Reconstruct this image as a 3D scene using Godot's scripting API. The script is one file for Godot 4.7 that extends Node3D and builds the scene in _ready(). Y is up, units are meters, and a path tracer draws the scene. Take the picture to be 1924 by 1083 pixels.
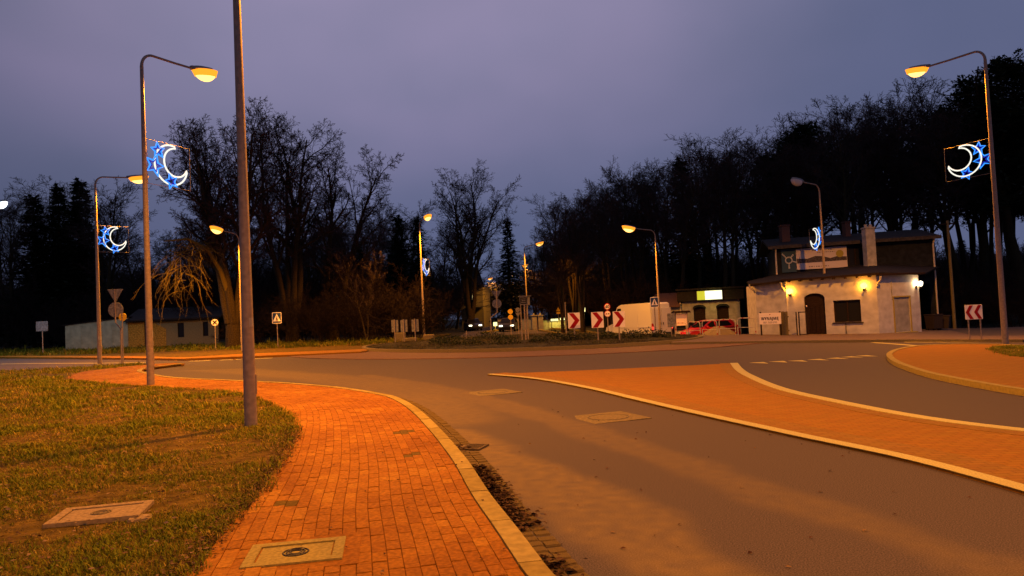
extends Node3D

# ---------------------------------------------------------------- mesh builder
class MB:
	var v := PackedVector3Array()
	var n := PackedVector3Array()
	var uv := PackedVector2Array()
	var c := PackedColorArray()
	var t := Transform3D()
	var col := Color(1, 1, 1)
	var ident := true
	func at(x: Transform3D) -> MB:
		t = x
		return self
	func tri(a: Vector3, b: Vector3, d: Vector3):
		smooth3(a, b, d, (b - a).cross(d - a), (b - a).cross(d - a), (b - a).cross(d - a))
	func smooth3(a: Vector3, b: Vector3, d: Vector3, na: Vector3, nb: Vector3, nd: Vector3):
		v.append(t * a); v.append(t * d); v.append(t * b)
		n.append((t.basis * na).normalized()); n.append((t.basis * nd).normalized()); n.append((t.basis * nb).normalized())
		for i in 3:
			c.append(col)
	func quad(a: Vector3, b: Vector3, d: Vector3, e: Vector3):
		tri(a, b, d)
		tri(a, d, e)
	func box(p: Vector3, s: Vector3, bev := 0.0):
		var h := s / 2
		if bev <= 0.0:
			var q := func(x, y, z): return p + Vector3(x * h.x, y * h.y, z * h.z)
			quad(q.call(-1, -1, 1), q.call(1, -1, 1), q.call(1, 1, 1), q.call(-1, 1, 1))
			quad(q.call(1, -1, -1), q.call(-1, -1, -1), q.call(-1, 1, -1), q.call(1, 1, -1))
			quad(q.call(1, -1, 1), q.call(1, -1, -1), q.call(1, 1, -1), q.call(1, 1, 1))
			quad(q.call(-1, -1, -1), q.call(-1, -1, 1), q.call(-1, 1, 1), q.call(-1, 1, -1))
			quad(q.call(-1, 1, 1), q.call(1, 1, 1), q.call(1, 1, -1), q.call(-1, 1, -1))
			quad(q.call(-1, -1, -1), q.call(1, -1, -1), q.call(1, -1, 1), q.call(-1, -1, 1))
			return
		var poly := PackedVector2Array()
		for k in [[-1, -1], [1, -1], [1, 1], [-1, 1]]:
			var cx: float = k[0] * (h.x - bev)
			var cy: float = k[1] * (h.y - bev)
			if k[0] * k[1] > 0:
				poly.append(Vector2(cx, k[1] * h.y) if k[1] < 0 else Vector2(k[0] * h.x, cy))
				poly.append(Vector2(k[0] * h.x, cy) if k[1] < 0 else Vector2(cx, k[1] * h.y))
			else:
				poly.append(Vector2(cx, k[1] * h.y) if k[1] < 0 else Vector2(k[0] * h.x, cy))
				poly.append(Vector2(k[0] * h.x, cy) if k[1] < 0 else Vector2(cx, k[1] * h.y))
		# order every corner anticlockwise
		var pp := PackedVector2Array([Vector2(-h.x + bev, -h.y), Vector2(h.x - bev, -h.y), Vector2(h.x, -h.y + bev), Vector2(h.x, h.y - bev), Vector2(h.x - bev, h.y), Vector2(-h.x + bev, h.y), Vector2(-h.x, h.y - bev), Vector2(-h.x, -h.y + bev)])
		var was := t
		t = t * Transform3D(Basis(), p)
		prism(pp, -h.z, h.z, bev)
		t = was
	# a polygon (anticlockwise in x, y) drawn out along z, its front edge chamfered
	func prism(p: PackedVector2Array, z0: float, z1: float, bev := 0.0, tint_front := true):
		var k := p.size()
		var idx := Geometry2D.triangulate_polygon(p)
		var mid := Vector2()
		for a in p:
			mid += a / k
		var f := PackedVector2Array()
		for a in p:
			f.append(a - (a - mid).normalized() * bev if bev > 0.0 else a)
		for i in range(0, idx.size(), 3):
			var a := f[idx[i]]
			var b := f[idx[i + 1]]
			var d := f[idx[i + 2]]
			if (b - a).cross(d - a) < 0:
				var s := b
				b = d
				d = s
			tri(Vector3(a.x, a.y, z1), Vector3(b.x, b.y, z1), Vector3(d.x, d.y, z1))
			a = p[idx[i]]; b = p[idx[i + 1]]; d = p[idx[i + 2]]
			if (b - a).cross(d - a) < 0:
				var s2 := b
				b = d
				d = s2
			tri(Vector3(a.x, a.y, z0), Vector3(d.x, d.y, z0), Vector3(b.x, b.y, z0))
		var turn := 0.0
		for i in k:
			turn += p[i].cross(p[(i + 1) % k])
		for i in k:
			var i0 := i if turn > 0 else (i + 1) % k
			var i1 := (i + 1) % k if turn > 0 else i
			var zf := z1 - bev
			quad(Vector3(p[i0].x, p[i0].y, z0), Vector3(p[i1].x, p[i1].y, z0), Vector3(p[i1].x, p[i1].y, zf), Vector3(p[i0].x, p[i0].y, zf))
			if bev > 0.0:
				quad(Vector3(p[i0].x, p[i0].y, zf), Vector3(p[i1].x, p[i1].y, zf), Vector3(f[i1].x, f[i1].y, z1), Vector3(f[i0].x, f[i0].y, z1))
	func disc(r: float, z0: float, z1: float, sides := 20, bev := 0.0):
		var p := PackedVector2Array()
		for i in sides:
			p.append(Vector2.from_angle(TAU * i / sides) * r)
		prism(p, z0, z1, bev)
	func tube(p: PackedVector3Array, r: PackedFloat32Array, sides := 6, caps := true, closed := false):
		var m := p.size()
		var rings := []
		var norms := []
		var side := Vector3()
		for i in m:
			var d: Vector3
			if closed:
				d = p[(i + 1) % m] - p[(i + m - 1) % m]
			else:
				d = p[mini(i + 1, m - 1)] - p[maxi(i - 1, 0)]
			d = d.normalized()
			if i == 0:
				side = d.cross(Vector3.UP if absf(d.y) < 0.9 else Vector3.RIGHT).normalized()
			side = (side - d * side.dot(d)).normalized()
			var other := d.cross(side)
			var ring := PackedVector3Array()
			var nr := PackedVector3Array()
			for k in sides:
				var a := TAU * k / sides
				var o := side * cos(a) + other * sin(a)
				nr.append(o)
				ring.append(p[i] + o * r[mini(i, r.size() - 1)])
			rings.append(ring)
			norms.append(nr)
		for i in (m if closed else m - 1):
			var a: PackedVector3Array = rings[i]
			var b: PackedVector3Array = rings[(i + 1) % m]
			var na: PackedVector3Array = norms[i]
			var nb: PackedVector3Array = norms[(i + 1) % m]
			for k in sides:
				var l := (k + 1) % sides
				smooth3(a[k], a[l], b[l], na[k], na[l], nb[l])
				smooth3(a[k], b[l], b[k], na[k], nb[l], nb[k])
		if caps and not closed:
			for e in 2:
				var ring: PackedVector3Array = rings[0 if e == 0 else m - 1]
				for k in range(1, sides - 1):
					if e == 0:
						tri(ring[0], ring[k + 1], ring[k])
					else:
						tri(ring[0], ring[k], ring[k + 1])
	func pole(a: Vector3, b: Vector3, r0: float, r1: float, sides := 10):
		tube(PackedVector3Array([a, b]), PackedFloat32Array([r0, r1]), sides)
	func mesh() -> ArrayMesh:
		var arr := []
		arr.resize(Mesh.ARRAY_MAX)
		arr[Mesh.ARRAY_VERTEX] = v
		arr[Mesh.ARRAY_NORMAL] = n
		arr[Mesh.ARRAY_COLOR] = c
		var m := ArrayMesh.new()
		m.add_surface_from_arrays(Mesh.PRIMITIVE_TRIANGLES, arr)
		return m

var taken := {}
var M := {}
var rng := RandomNumberGenerator.new()

func numbered(called: String) -> String:
	var k: int = taken.get(called, 0)
	taken[called] = k + 1
	return called if k == 0 else "%s_%03d" % [called, k]

func tag(o: Node, label: String, category: String, group := "", kind := "") -> Node:
	if label: o.set_meta("label", label)
	if category: o.set_meta("category", category)
	if group: o.set_meta("group", group)
	if kind: o.set_meta("kind", kind)
	return o

func thing(called: String, label: String, category: String, p: Vector3, turn := 0.0, group := "") -> Node3D:
	var o := Node3D.new()
	o.name = numbered(called)
	add_child(o)
	o.position = p
	o.rotation.y = turn
	tag(o, label, category, group)
	return o

func part(called: String, m: MB, mat: Material, parent: Node, label := "") -> MeshInstance3D:
	var o := MeshInstance3D.new()
	o.mesh = m.mesh()
	o.material_override = mat
	var k := 0
	var nm := called
	while parent.has_node(NodePath(nm)):
		k += 1
		nm = "%s_%03d" % [called, k]
	o.name = nm
	parent.add_child(o)
	if label: o.set_meta("label", label)
	return o

func struct(called: String, m: MB, mat: Material, label := "") -> MeshInstance3D:
	var o := MeshInstance3D.new()
	o.mesh = m.mesh()
	o.material_override = mat
	o.name = numbered(called)
	add_child(o)
	o.set_meta("kind", "structure")
	if label: o.set_meta("label", label)
	return o

func copy(o: Node3D, called: String, label: String, p: Vector3, turn := 0.0, scale_by := Vector3.ONE, group := "") -> Node3D:
	var r: Node3D = o.duplicate()
	r.name = numbered(called)
	add_child(r)
	r.position = p
	r.rotation.y = turn
	r.scale = scale_by
	r.set_meta("label", label)
	if group: r.set_meta("group", group)
	return r

func sm(a: float, b: float, x: float) -> float:
	var q := clampf((x - a) / (b - a), 0, 1)
	return q * q * (3 - 2 * q)

# the lie of the land: it falls a little towards the east, and the car park behind the roundabout lies lower
func gy(x: float, z: float) -> float:
	return -0.0135 * clampf(x, -60, 60) - 0.55 * sm(6, 9, x) * sm(43, 49, -z) * (1 - sm(58, 66, -z))

func gp(p: Vector2, up := 0.0) -> Vector3:
	return Vector3(p.x, gy(p.x, p.y) + up, p.y)

# ---------------------------------------------------------------- materials
func lin(r: float, g: float, b: float) -> Color:
	return Color(r, g, b).linear_to_srgb()

func noise_tex(freq: float, lo: float, hi: float, octaves := 4, size := 512, sd := 1, cellular := false) -> NoiseTexture2D:
	var f := FastNoiseLite.new()
	f.seed = sd
	f.noise_type = FastNoiseLite.TYPE_CELLULAR if cellular else FastNoiseLite.TYPE_SIMPLEX_SMOOTH
	f.frequency = freq
	f.fractal_octaves = octaves
	var g := Gradient.new()
	g.set_color(0, Color(lo, lo, lo))
	g.set_color(1, Color(hi, hi, hi))
	var tx := NoiseTexture2D.new()
	tx.width = size
	tx.height = size
	tx.seamless = true
	tx.noise = f
	tx.color_ramp = g
	return tx

func mat(c: Color, rough := 0.8, tex: Texture2D = null, scale := 1.0, bump: Texture2D = null, bump_cm := 0.3) -> StandardMaterial3D:
	var m := StandardMaterial3D.new()
	m.albedo_color = c
	m.roughness = rough
	m.metallic_specular = 0.2
	if tex or bump:
		m.uv1_triplanar = true
		m.uv1_world_triplanar = true
		m.uv1_scale = Vector3.ONE * scale
	if tex:
		m.albedo_texture = tex
	if bump:
		m.heightmap_enabled = true
		m.heightmap_texture = bump
		m.heightmap_scale = bump_cm
	return m

func glow(c: Color, energy: float) -> StandardMaterial3D:
	var m := StandardMaterial3D.new()
	m.albedo_color = lin(0.03, 0.03, 0.04)
	m.emission_enabled = true
	m.emission = c
	m.emission_energy_multiplier = energy
	return m

func make_materials():
	var fine := noise_tex(0.09, 0.55, 1.0, 4, 512, 3)
	var coarse := noise_tex(0.012, 0.6, 1.0, 5, 512, 5)
	var bumpy := noise_tex(0.12, 0.0, 1.0, 3, 512, 9)
	var soft := noise_tex(0.02, 0.0, 1.0, 4, 512, 11)
	var pav0 := paving_image()
	M.asphalt = mat(lin(0.165, 0.132, 0.115), 0.85, noise_tex(0.14, 0.45, 1.0, 4, 1024, 21), 0.45, bumpy, 0.03)
	M.road = M.asphalt.duplicate()
	M.soil = mat(lin(0.05, 0.045, 0.028), 0.95, coarse, 0.25, soft, 4.0)
	M.turf = mat(lin(0.15, 0.095, 0.010), 0.95, coarse, 0.5, soft, 3.0)
	M.bed = mat(lin(0.15, 0.06, 0.008), 0.95, fine, 2.0)
	M.kerb = mat(lin(0.37, 0.285, 0.07), 0.8, noise_tex(0.02, 0.8, 1.0, 5, 512, 31), 0.8, bumpy, 0.03)
	M.kerbs = [M.kerb, M.kerb.duplicate(), M.kerb.duplicate()]
	M.kerbs[1].albedo_color = lin(0.32, 0.24, 0.055)
	M.kerbs[2].albedo_color = lin(0.40, 0.31, 0.085)
	M.concrete = mat(lin(0.40, 0.32, 0.08), 0.85, noise_tex(0.03, 0.75, 1.0, 5, 512, 33), 1.6, bumpy, 0.1)
	M.worn_concrete = mat(lin(0.25, 0.20, 0.10), 0.85, noise_tex(0.03, 0.6, 1.0, 5, 512, 35), 1.3, bumpy, 0.15)
	M.slab = mat(lin(0.38, 0.28, 0.14), 0.9, noise_tex(0.03, 0.7, 1.0, 5, 512, 36), 1.3, bumpy, 0.1)
	M.iron = mat(lin(0.055, 0.05, 0.05), 0.55, fine, 6.0)
	M.border = mat(lin(0.265, 0.145, 0.022), 0.85, pav0[0], 0.625, pav0[1], 0.6)
	M.setts = mat(lin(0.22, 0.155, 0.05), 0.85, fine, 3.0, bumpy, 0.3)
	M.dusty_iron = mat(lin(0.17, 0.12, 0.05), 0.7, fine, 6.0)
	M.bricks = []
	for k in [[0.315, 0.115, 0.006], [0.345, 0.13, 0.008], [0.37, 0.145, 0.008], [0.39, 0.155, 0.010], [0.42, 0.17, 0.012], [0.46, 0.205, 0.016]]:
		M.bricks.append(mat(lin(k[0], k[1], k[2]), 0.82, noise_tex(0.035, 0.72, 1.0, 5, 256, 41), 2.2, bumpy, 0.12))
	M.brick_moss = mat(lin(0.16, 0.10, 0.010), 0.9, noise_tex(0.035, 0.72, 1.0, 5, 256, 41), 2.2, bumpy, 0.12)
	M.brick_mass = mat(Color(1, 1, 1), 0.82, noise_tex(0.035, 0.72, 1.0, 5, 256, 41), 2.2, bumpy, 0.12)
	M.brick_mass.vertex_color_use_as_albedo = true
	var pav := pav0
	M.red_paving = mat(lin(0.295, 0.145, 0.014), 0.85, pav[0], 0.625, pav[1], 0.6)
	M.apron = mat(lin(0.17, 0.105, 0.07), 0.8, pav[0], 0.5, pav[1], 0.8)
	M.grey_paving = mat(lin(0.16, 0.12, 0.10), 0.85, pav[0], 0.5, pav[1], 0.6)
	M.paint = mat(lin(0.60, 0.53, 0.18), 0.6, noise_tex(0.05, 0.7, 1.0, 5, 512, 51), 1.5)
	M.steel = mat(lin(0.36, 0.28, 0.21), 0.5, noise_tex(0.02, 0.8, 1.0, 4, 256, 53), 1.5)
	M.steel.metallic = 0.1
	M.sign_back = mat(lin(0.26, 0.25, 0.25), 0.6, coarse, 1.0)
	M.sign_white = mat(lin(0.82, 0.74, 0.68), 0.45)
	M.sign_red = mat(lin(0.30, 0.008, 0.012), 0.45)
	M.sign_blue = mat(lin(0.02, 0.05, 0.14), 0.45)
	M.sign_black = mat(lin(0.012, 0.012, 0.012), 0.5)
	M.sign_yellow = mat(lin(0.62, 0.40, 0.03), 0.5)
	M.sticker = mat(lin(0.55, 0.50, 0.42), 0.6, fine, 8.0)
	M.housing = mat(lin(0.20, 0.20, 0.20), 0.5)
	M.sodium = glow(lin(1.0, 0.52, 0.13), 3.0)
	M.sodium_glare = glow(lin(1.0, 0.29, 0.015), 1.7)
	M.led_white = glow(lin(0.85, 0.95, 1.0), 3.0)
	M.dead_lens = mat(lin(0.45, 0.46, 0.48), 0.3)
	M.rope_white = glow(lin(1.0, 0.98, 0.85), 1.1)
	M.rope_blue = glow(lin(0.03, 0.28, 1.0), 1.4)
	M.star_glow = glow(lin(0.01, 0.02, 0.7), 0.6)
	M.bark = mat(lin(0.085, 0.06, 0.028), 0.95, noise_tex(0.05, 0.4, 1.0, 4, 256, 61), 0.8, bumpy, 2.0)
	M.twig = mat(lin(0.05, 0.034, 0.031), 0.95)
	M.shrub_twig = mat(lin(0.018, 0.012, 0.010), 0.95)
	M.hanging = mat(lin(0.11, 0.08, 0.018), 0.95)
	M.needles = mat(lin(0.018, 0.022, 0.012), 0.9)
	M.needles.backlight_enabled = true
	M.needles.backlight = Color(0.1, 0.12, 0.06)
	M.leafy = mat(lin(0.035, 0.045, 0.018), 0.8)
	M.plaster = mat(lin(0.50, 0.49, 0.54), 0.9, noise_tex(0.008, 0.8, 1.0, 5, 512, 71), 0.5, bumpy, 0.15)
	M.plaster_grey = mat(lin(0.34, 0.335, 0.34), 0.9, noise_tex(0.008, 0.75, 1.0, 5, 512, 73), 0.5)
	M.dark_wall = mat(lin(0.022, 0.025, 0.034), 0.9, coarse, 0.4)
	M.roofing = mat(lin(0.028, 0.024, 0.024), 0.8, coarse, 0.8)
	M.fascia = mat(lin(0.07, 0.062, 0.06), 0.8, coarse, 0.8)
	M.pipe = mat(lin(0.42, 0.38, 0.35), 0.5)
	M.old_brick = mat(lin(0.15, 0.085, 0.07), 0.9, fine, 2.0, bumpy, 0.5)
	M.dark_wood = mat(lin(0.04, 0.022, 0.015), 0.75, noise_tex(0.03, 0.5, 1.0, 4, 256, 81), 1.5)
	M.yellow_wood = mat(lin(0.55, 0.31, 0.05), 0.85, noise_tex(0.03, 0.5, 1.0, 4, 256, 83), 1.0)
	M.green_panel = mat(lin(0.34, 0.33, 0.22), 0.8, noise_tex(0.006, 0.8, 1.0, 5, 512, 85), 0.45)
	M.glass = mat(lin(0.012, 0.012, 0.014), 0.12)
	M.car_red = mat(lin(0.55, 0.012, 0.018), 0.3)
	M.car_red.clearcoat_enabled = true
	M.car_dark = mat(lin(0.03, 0.03, 0.035), 0.3)
	M.van_white = mat(lin(0.46, 0.46, 0.50), 0.45)
	M.barrier_white = mat(lin(0.40, 0.37, 0.36), 0.5)
	M.rubber = mat(lin(0.015, 0.015, 0.016), 0.85)
	M.plastic = mat(lin(0.025, 0.024, 0.024), 0.6)
	M.hub = mat(lin(0.3, 0.3, 0.32), 0.4)
	M.sand = mat(lin(0.42, 0.33, 0.20), 0.95, fine, 2.0, soft, 4.0)
	M.tail = glow(lin(1.0, 0.06, 0.03), 1.6)
	M.tail_off = mat(lin(0.25, 0.01, 0.01), 0.3)
	M.head_on = glow(lin(1.0, 0.86, 0.55), 4.0)
	M.lamp_clear = mat(lin(0.5, 0.5, 0.5), 0.15)
	M.sconce = glow(lin(1.0, 0.62, 0.16), 3.0)
	M.sconce_white = glow(lin(1.0, 0.86, 0.62), 4.0)
	M.shop_white = glow(lin(1.0, 1.0, 0.62), 1.7)
	M.shop_yellow = glow(lin(0.72, 0.66, 0.03), 0.9)
	M.lit_letter = glow(lin(1.0, 0.95, 0.40), 1.6)
	M.lit_window = glow(lin(1.0, 0.72, 0.28), 1.3)
	M.bin = mat(lin(0.03, 0.022, 0.02), 0.6)
	M.banner_blue = mat(lin(0.03, 0.06, 0.10), 0.7)
	M.banner_logo = mat(lin(0.36, 0.38, 0.42), 0.7)
	M.banner_white = mat(lin(0.5, 0.45, 0.46), 0.7)
	M.banner_grey = mat(lin(0.15, 0.125, 0.13), 0.7, noise_tex(0.03, 0.4, 1.0, 4, 256, 91), 1.2)
	M.banner_text = mat(lin(0.17, 0.15, 0.16), 0.7)
	M.banner_sun = mat(lin(0.30, 0.26, 0.05), 0.7)
	M.blade = mat(Color(1, 1, 1), 0.9)
	M.blade.vertex_color_use_as_albedo = true
	M.blade.backlight_enabled = true
	M.blade.backlight = Color(0.25, 0.25, 0.1)
	M.leaf = mat(Color(1, 1, 1), 0.9)
	M.leaf.vertex_color_use_as_albedo = true

# grey running-bond paving, 1.6 m a side: [tones, heights]
func paving_image() -> Array:
	var w := 512
	var r := RandomNumberGenerator.new()
	r.seed = 77
	var a := Image.create(w, w, false, Image.FORMAT_RGB8)
	var b := Image.create(w, w, false, Image.FORMAT_RGB8)
	a.fill(Color(0.86, 0.83, 0.8))
	b.fill(Color(0, 0, 0))
	for row in 16:
		for k in 9:
			var x := k * 64 - (32 if row % 2 else 0)
			var q := r.randf_range(0.93, 1.0)
			var rc := Rect2i(x + 2, row * 32 + 2, 60, 28)
			a.fill_rect(rc, Color(q, q * r.randf_range(0.95, 1.0), q * r.randf_range(0.92, 1.0)))
			var hh := r.randf_range(0.85, 1.0)
			b.fill_rect(rc, Color(hh, hh, hh))
	return [ImageTexture.create_from_image(a), ImageTexture.create_from_image(b)]

# ---------------------------------------------------------------- curves
func smooth_line(p: Array, step: float) -> PackedVector2Array:
	var cv := Curve2D.new()
	cv.bake_interval = 0.05
	for i in p.size():
		var a: Vector2 = p[maxi(i - 1, 0)]
		var b: Vector2 = p[mini(i + 1, p.size() - 1)]
		var q: Vector2 = p[i]
		var d := (b - a).normalized()
		var l0: float = q.distance_to(a) / 3
		var l1: float = q.distance_to(b) / 3
		cv.add_point(q, -d * l0, d * l1)
	var out := PackedVector2Array()
	var l := cv.get_baked_length()
	var m := int(ceil(l / step))
	for i in m + 1:
		out.append(cv.sample_baked(minf(i * l / m, l)))
	return out

func resample(p: PackedVector2Array, step: float, start: float) -> Array:
	# [place, direction] every step metres along a polyline
	var out := []
	var s := start
	for i in p.size() - 1:
		var l := p[i].distance_to(p[i + 1])
		if l < 1e-6: continue
		var d := (p[i + 1] - p[i]) / l
		while s < l:
			out.append([p[i] + d * s, d])
			s += step
		s -= l
	return out

func offset_line(p: PackedVector2Array, by: float) -> PackedVector2Array:
	# to the side that x, z turned by -90 degrees points to
	var out := PackedVector2Array()
	for i in p.size():
		var d := (p[mini(i + 1, p.size() - 1)] - p[maxi(i - 1, 0)]).normalized()
		out.append(p[i] + Vector2(d.y, -d.x) * by)
	return out

func slab(p: PackedVector2Array, up: float, thick: float, m: MB = null) -> MB:
	# a flat-topped sheet over the lie of the land, with sides
	if m == null: m = MB.new()
	var idx := Geometry2D.triangulate_polygon(p)
	for i in range(0, idx.size(), 3):
		var a := gp(p[idx[i]], up)
		var b := gp(p[idx[i + 1]], up)
		var d := gp(p[idx[i + 2]], up)
		if (b - a).cross(d - a).y < 0:
			m.tri(a, d, b)
		else:
			m.tri(a, b, d)
	var turn := 0.0
	for i in p.size():
		turn += p[i].cross(p[(i + 1) % p.size()])
	if thick > 0:
		for i in p.size():
			var a := p[i]
			var b := p[(i + 1) % p.size()]
			if turn > 0:
				var s := a
				a = b
				b = s
			m.quad(gp(a, up - thick), gp(b, up - thick), gp(b, up), gp(a, up))
	return m

func ribbon(p: PackedVector2Array, w0: float, w1: float, up: float, thick: float, m: MB = null) -> MB:
	# a band between two offsets of a line
	if m == null: m = MB.new()
	var a := offset_line(p, w0)
	var b := offset_line(p, w1)
	for i in p.size() - 1:
		var q := [gp(a[i], up), gp(a[i + 1], up), gp(b[i + 1], up), gp(b[i], up)]
		var dn := Vector3(0, -thick, 0)
		if (q[1] - q[0]).cross(q[2] - q[0]).y < 0:
			m.quad(q[0], q[3], q[2], q[1])
			if thick > 0:
				m.quad(q[1] + dn, q[0] + dn, q[0], q[1])
				m.quad(q[3] + dn, q[2] + dn, q[2], q[3])
		else:
			m.quad(q[0], q[1], q[2], q[3])
			if thick > 0:
				m.quad(q[0] + dn, q[1] + dn, q[1], q[0])
				m.quad(q[2] + dn, q[3] + dn, q[3], q[2])
	return m

func circle(c: Vector2, r: float, k := 72) -> PackedVector2Array:
	var p := PackedVector2Array()
	for i in k:
		p.append(c + Vector2.from_angle(TAU * i / k) * r)
	return p

func land(x0: float, x1: float, z0: float, z1: float, step: float, up: float, keep: Callable) -> MB:
	var m := MB.new()
	var x := x0
	while x < x1 - 0.001:
		var z := z0
		while z < z1 - 0.001:
			if keep.call(x + step / 2, z + step / 2):
				m.quad(gp(Vector2(x, z + step), up), gp(Vector2(x + step, z + step), up), gp(Vector2(x + step, z), up), gp(Vector2(x, z), up))
			z += step
		x += step
	return m

# ---------------------------------------------------------------- trees
func limb(m: MB, p: Vector3, d: Vector3, r: float, l: float, lvl: int, o: Dictionary, tips: MB):
	var segs: int = [8, 5, 4, 2, 1, 1][mini(lvl, 5)]
	var pts := PackedVector3Array([p])
	var rad := PackedFloat32Array([r])
	var rise: float = o.rise[mini(lvl, o.rise.size() - 1)]
	var wob: float = o.wobble * (0.35 if lvl == 0 else 1.0)
	var dirs := [d]
	for i in segs:
		d = (d + Vector3(rng.randfn() * wob, rng.randfn() * wob * 0.7 + rise, rng.randfn() * wob)).normalized()
		p += d * l / segs
		pts.append(p)
		dirs.append(d)
		rad.append(maxf(r * lerpf(1.0, 0.25 if lvl > 0 else 0.16, (i + 1.0) / segs), o.thin))
	var sides: int = [9, 6, 4, 3, 3][mini(lvl, 4)]
	(m if lvl <= 1 else tips).tube(pts, rad, sides, false)
	if lvl >= o.levels: return
	var kids: int = o.kids[lvl]
	var roll := rng.randf() * TAU
	for k in kids:
		var f := lerpf(o.first[mini(lvl, o.first.size() - 1)], 0.98, (k + rng.randf() * 0.8) / kids)
		var at := f * segs
		var i := mini(int(at), segs - 1)
		var q := pts[i].lerp(pts[i + 1], at - i)
		var dd: Vector3 = dirs[i + 1]
		roll += 2.4 + rng.randfn() * 0.4
		var side := dd.cross(Vector3(0.3, 1, 0.2) if absf(dd.y) < 0.95 else Vector3.RIGHT).normalized().rotated(dd, roll)
		var ang: float = o.angle[mini(lvl, o.angle.size() - 1)] * rng.randf_range(0.75, 1.25)
		var nd := dd.rotated(side, ang)
		var ll: float = l * o.ratio[mini(lvl, o.ratio.size() - 1)] * rng.randf_range(0.7, 1.15) * lerpf(1.0, 0.6, f)
		limb(m, q, nd, maxf(rad[i] * 0.55, o.thin), ll, lvl + 1, o, tips)

func bare_tree(h: float, o: Dictionary, sd: int) -> Array:
	rng.seed = sd
	var a := MB.new()
	var b := MB.new()
	var stems: int = o.get("stems", 1)
	if stems == 1:
		limb(a, Vector3(0, -0.2, 0), Vector3(rng.randfn() * 0.04, 1, rng.randfn() * 0.04), o.r, h * 0.93, 0, o, b)
	else:
		var bole: float = o.bole
		a.tube(PackedVector3Array([Vector3(0, -0.2, 0), Vector3(0.02, bole * 0.5, 0), Vector3(0, bole, 0.02)]), PackedFloat32Array([o.r * 1.25, o.r * 0.95, o.r * 0.9]), 11, false)
		for k in stems:
			var ang := TAU * k / stems + rng.randf() * 0.6
			var lean: float = o.lean * rng.randf_range(0.5, 1.2)
			var d := Vector3(cos(ang) * lean, 1, sin(ang) * lean * 0.7).normalized()
			limb(a, Vector3(cos(ang) * o.r * 0.45, bole * 0.7, sin(ang) * o.r * 0.45), d, o.r * rng.randf_range(0.5, 0.68), (h - bole * 0.7) * rng.randf_range(0.82, 0.98), 0, o, b)
	return [a, b]

func tree_node(called: String, label: String, category: String, meshes: Array, p: Vector3, turn := 0.0, group := "", crown_mat: Material = null, crown_name := "crown") -> Node3D:
	var o := thing(called, label, category, p, turn, group)
	part("trunk", meshes[0], M.bark, o)
	part(crown_name, meshes[1], crown_mat if crown_mat else M.twig, o)
	return o

func spray(m: MB, p: Vector3, d: Vector3, w: float):
	# one flat needle spray of two faces
	var s := d.cross(Vector3(rng.randfn() * 0.3, 1, rng.randfn() * 0.3)).normalized() * w
	m.tri(p - s * 0.5, p + s * 0.5, p + d)
	m.tri(p + d * 0.2, p + d * 0.55 + s, p + d * 0.75)
	m.tri(p + d * 0.2, p + d * 0.75, p + d * 0.55 - s)

func conifer(h: float, w: float, sd: int, columnar := false) -> Array:
	rng.seed = sd
	var a := MB.new()
	var b := MB.new()
	a.tube(PackedVector3Array([Vector3(0, -0.2, 0), Vector3(0, h * 0.5, 0), Vector3(0, h * 0.98, 0)]), PackedFloat32Array([h * 0.02, h * 0.012, 0.02]), 6, false)
	var levels := int(h * 4.0)
	for i in levels:
		var f := (i + rng.randf()) / levels
		var y := h * (0.04 + 0.96 * f)
		var reach := w * (pow(1 - f, 0.85) if not columnar else sqrt(maxf(0.0, 1 - f * f)) * 0.8) * rng.randf_range(0.75, 1.1) + 0.15
		var arms := int(10 + 9 * (1 - f))
		for k in arms:
			var ang := rng.randf() * TAU
			var d := Vector3(cos(ang), 0.1 if not columnar else 1.2, sin(ang)).normalized()
			var l := reach * rng.randf_range(0.5, 1.1)
			var steps := maxi(3, int(l / 0.28))
			for s in steps:
				var u := (s + 0.6) / steps
				var q := Vector3(0, y + rng.randfn() * 0.12, 0) + d * l * u + Vector3(0, -l * 0.28 * u * u, 0) * (0.0 if columnar else 1.0)
				var dd := (d + Vector3(rng.randfn() * 0.5, rng.randfn() * 0.25 - 0.15, rng.randfn() * 0.5)).normalized()
				spray(b, q, dd * rng.randf_range(0.5, 0.9), 0.2)
	return [a, b]

func pine(h: float, sd: int) -> Array:
	rng.seed = sd
	var a := MB.new()
	var b := MB.new()
	var o := {"r": h * 0.016, "levels": 1, "kids": [22], "first": [0.45], "angle": [1.15], "ratio": [0.24], "rise": [0.0, 0.06], "wobble": 0.13, "thin": 0.03}
	var was := MB.new()
	limb(a, Vector3(0, -0.2, 0), Vector3(0.02, 1, 0.02), o.r, h * 0.95, 0, o, was)
	# needle clumps along the upper limbs
	for k in 230:
		var f := rng.randf_range(0.45, 1.0)
		var ang := rng.randf() * TAU
		var reach := h * 0.20 * sqrt(maxf(0.03, 1.02 - f)) * 1.25 * rng.randf_range(0.25, 1.0)
		var q := Vector3(cos(ang) * reach, h * f, sin(ang) * reach)
		var cr := rng.randf_range(0.45, 0.95)
		for s in 40:
			var d := Vector3(rng.randfn(), rng.randfn() * 0.6 + 0.2, rng.randfn()).normalized()
			spray(b, q + d * cr * rng.randf_range(0.1, 0.8), d * rng.randf_range(0.22, 0.42), 0.09)
	return [a, b]

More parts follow.
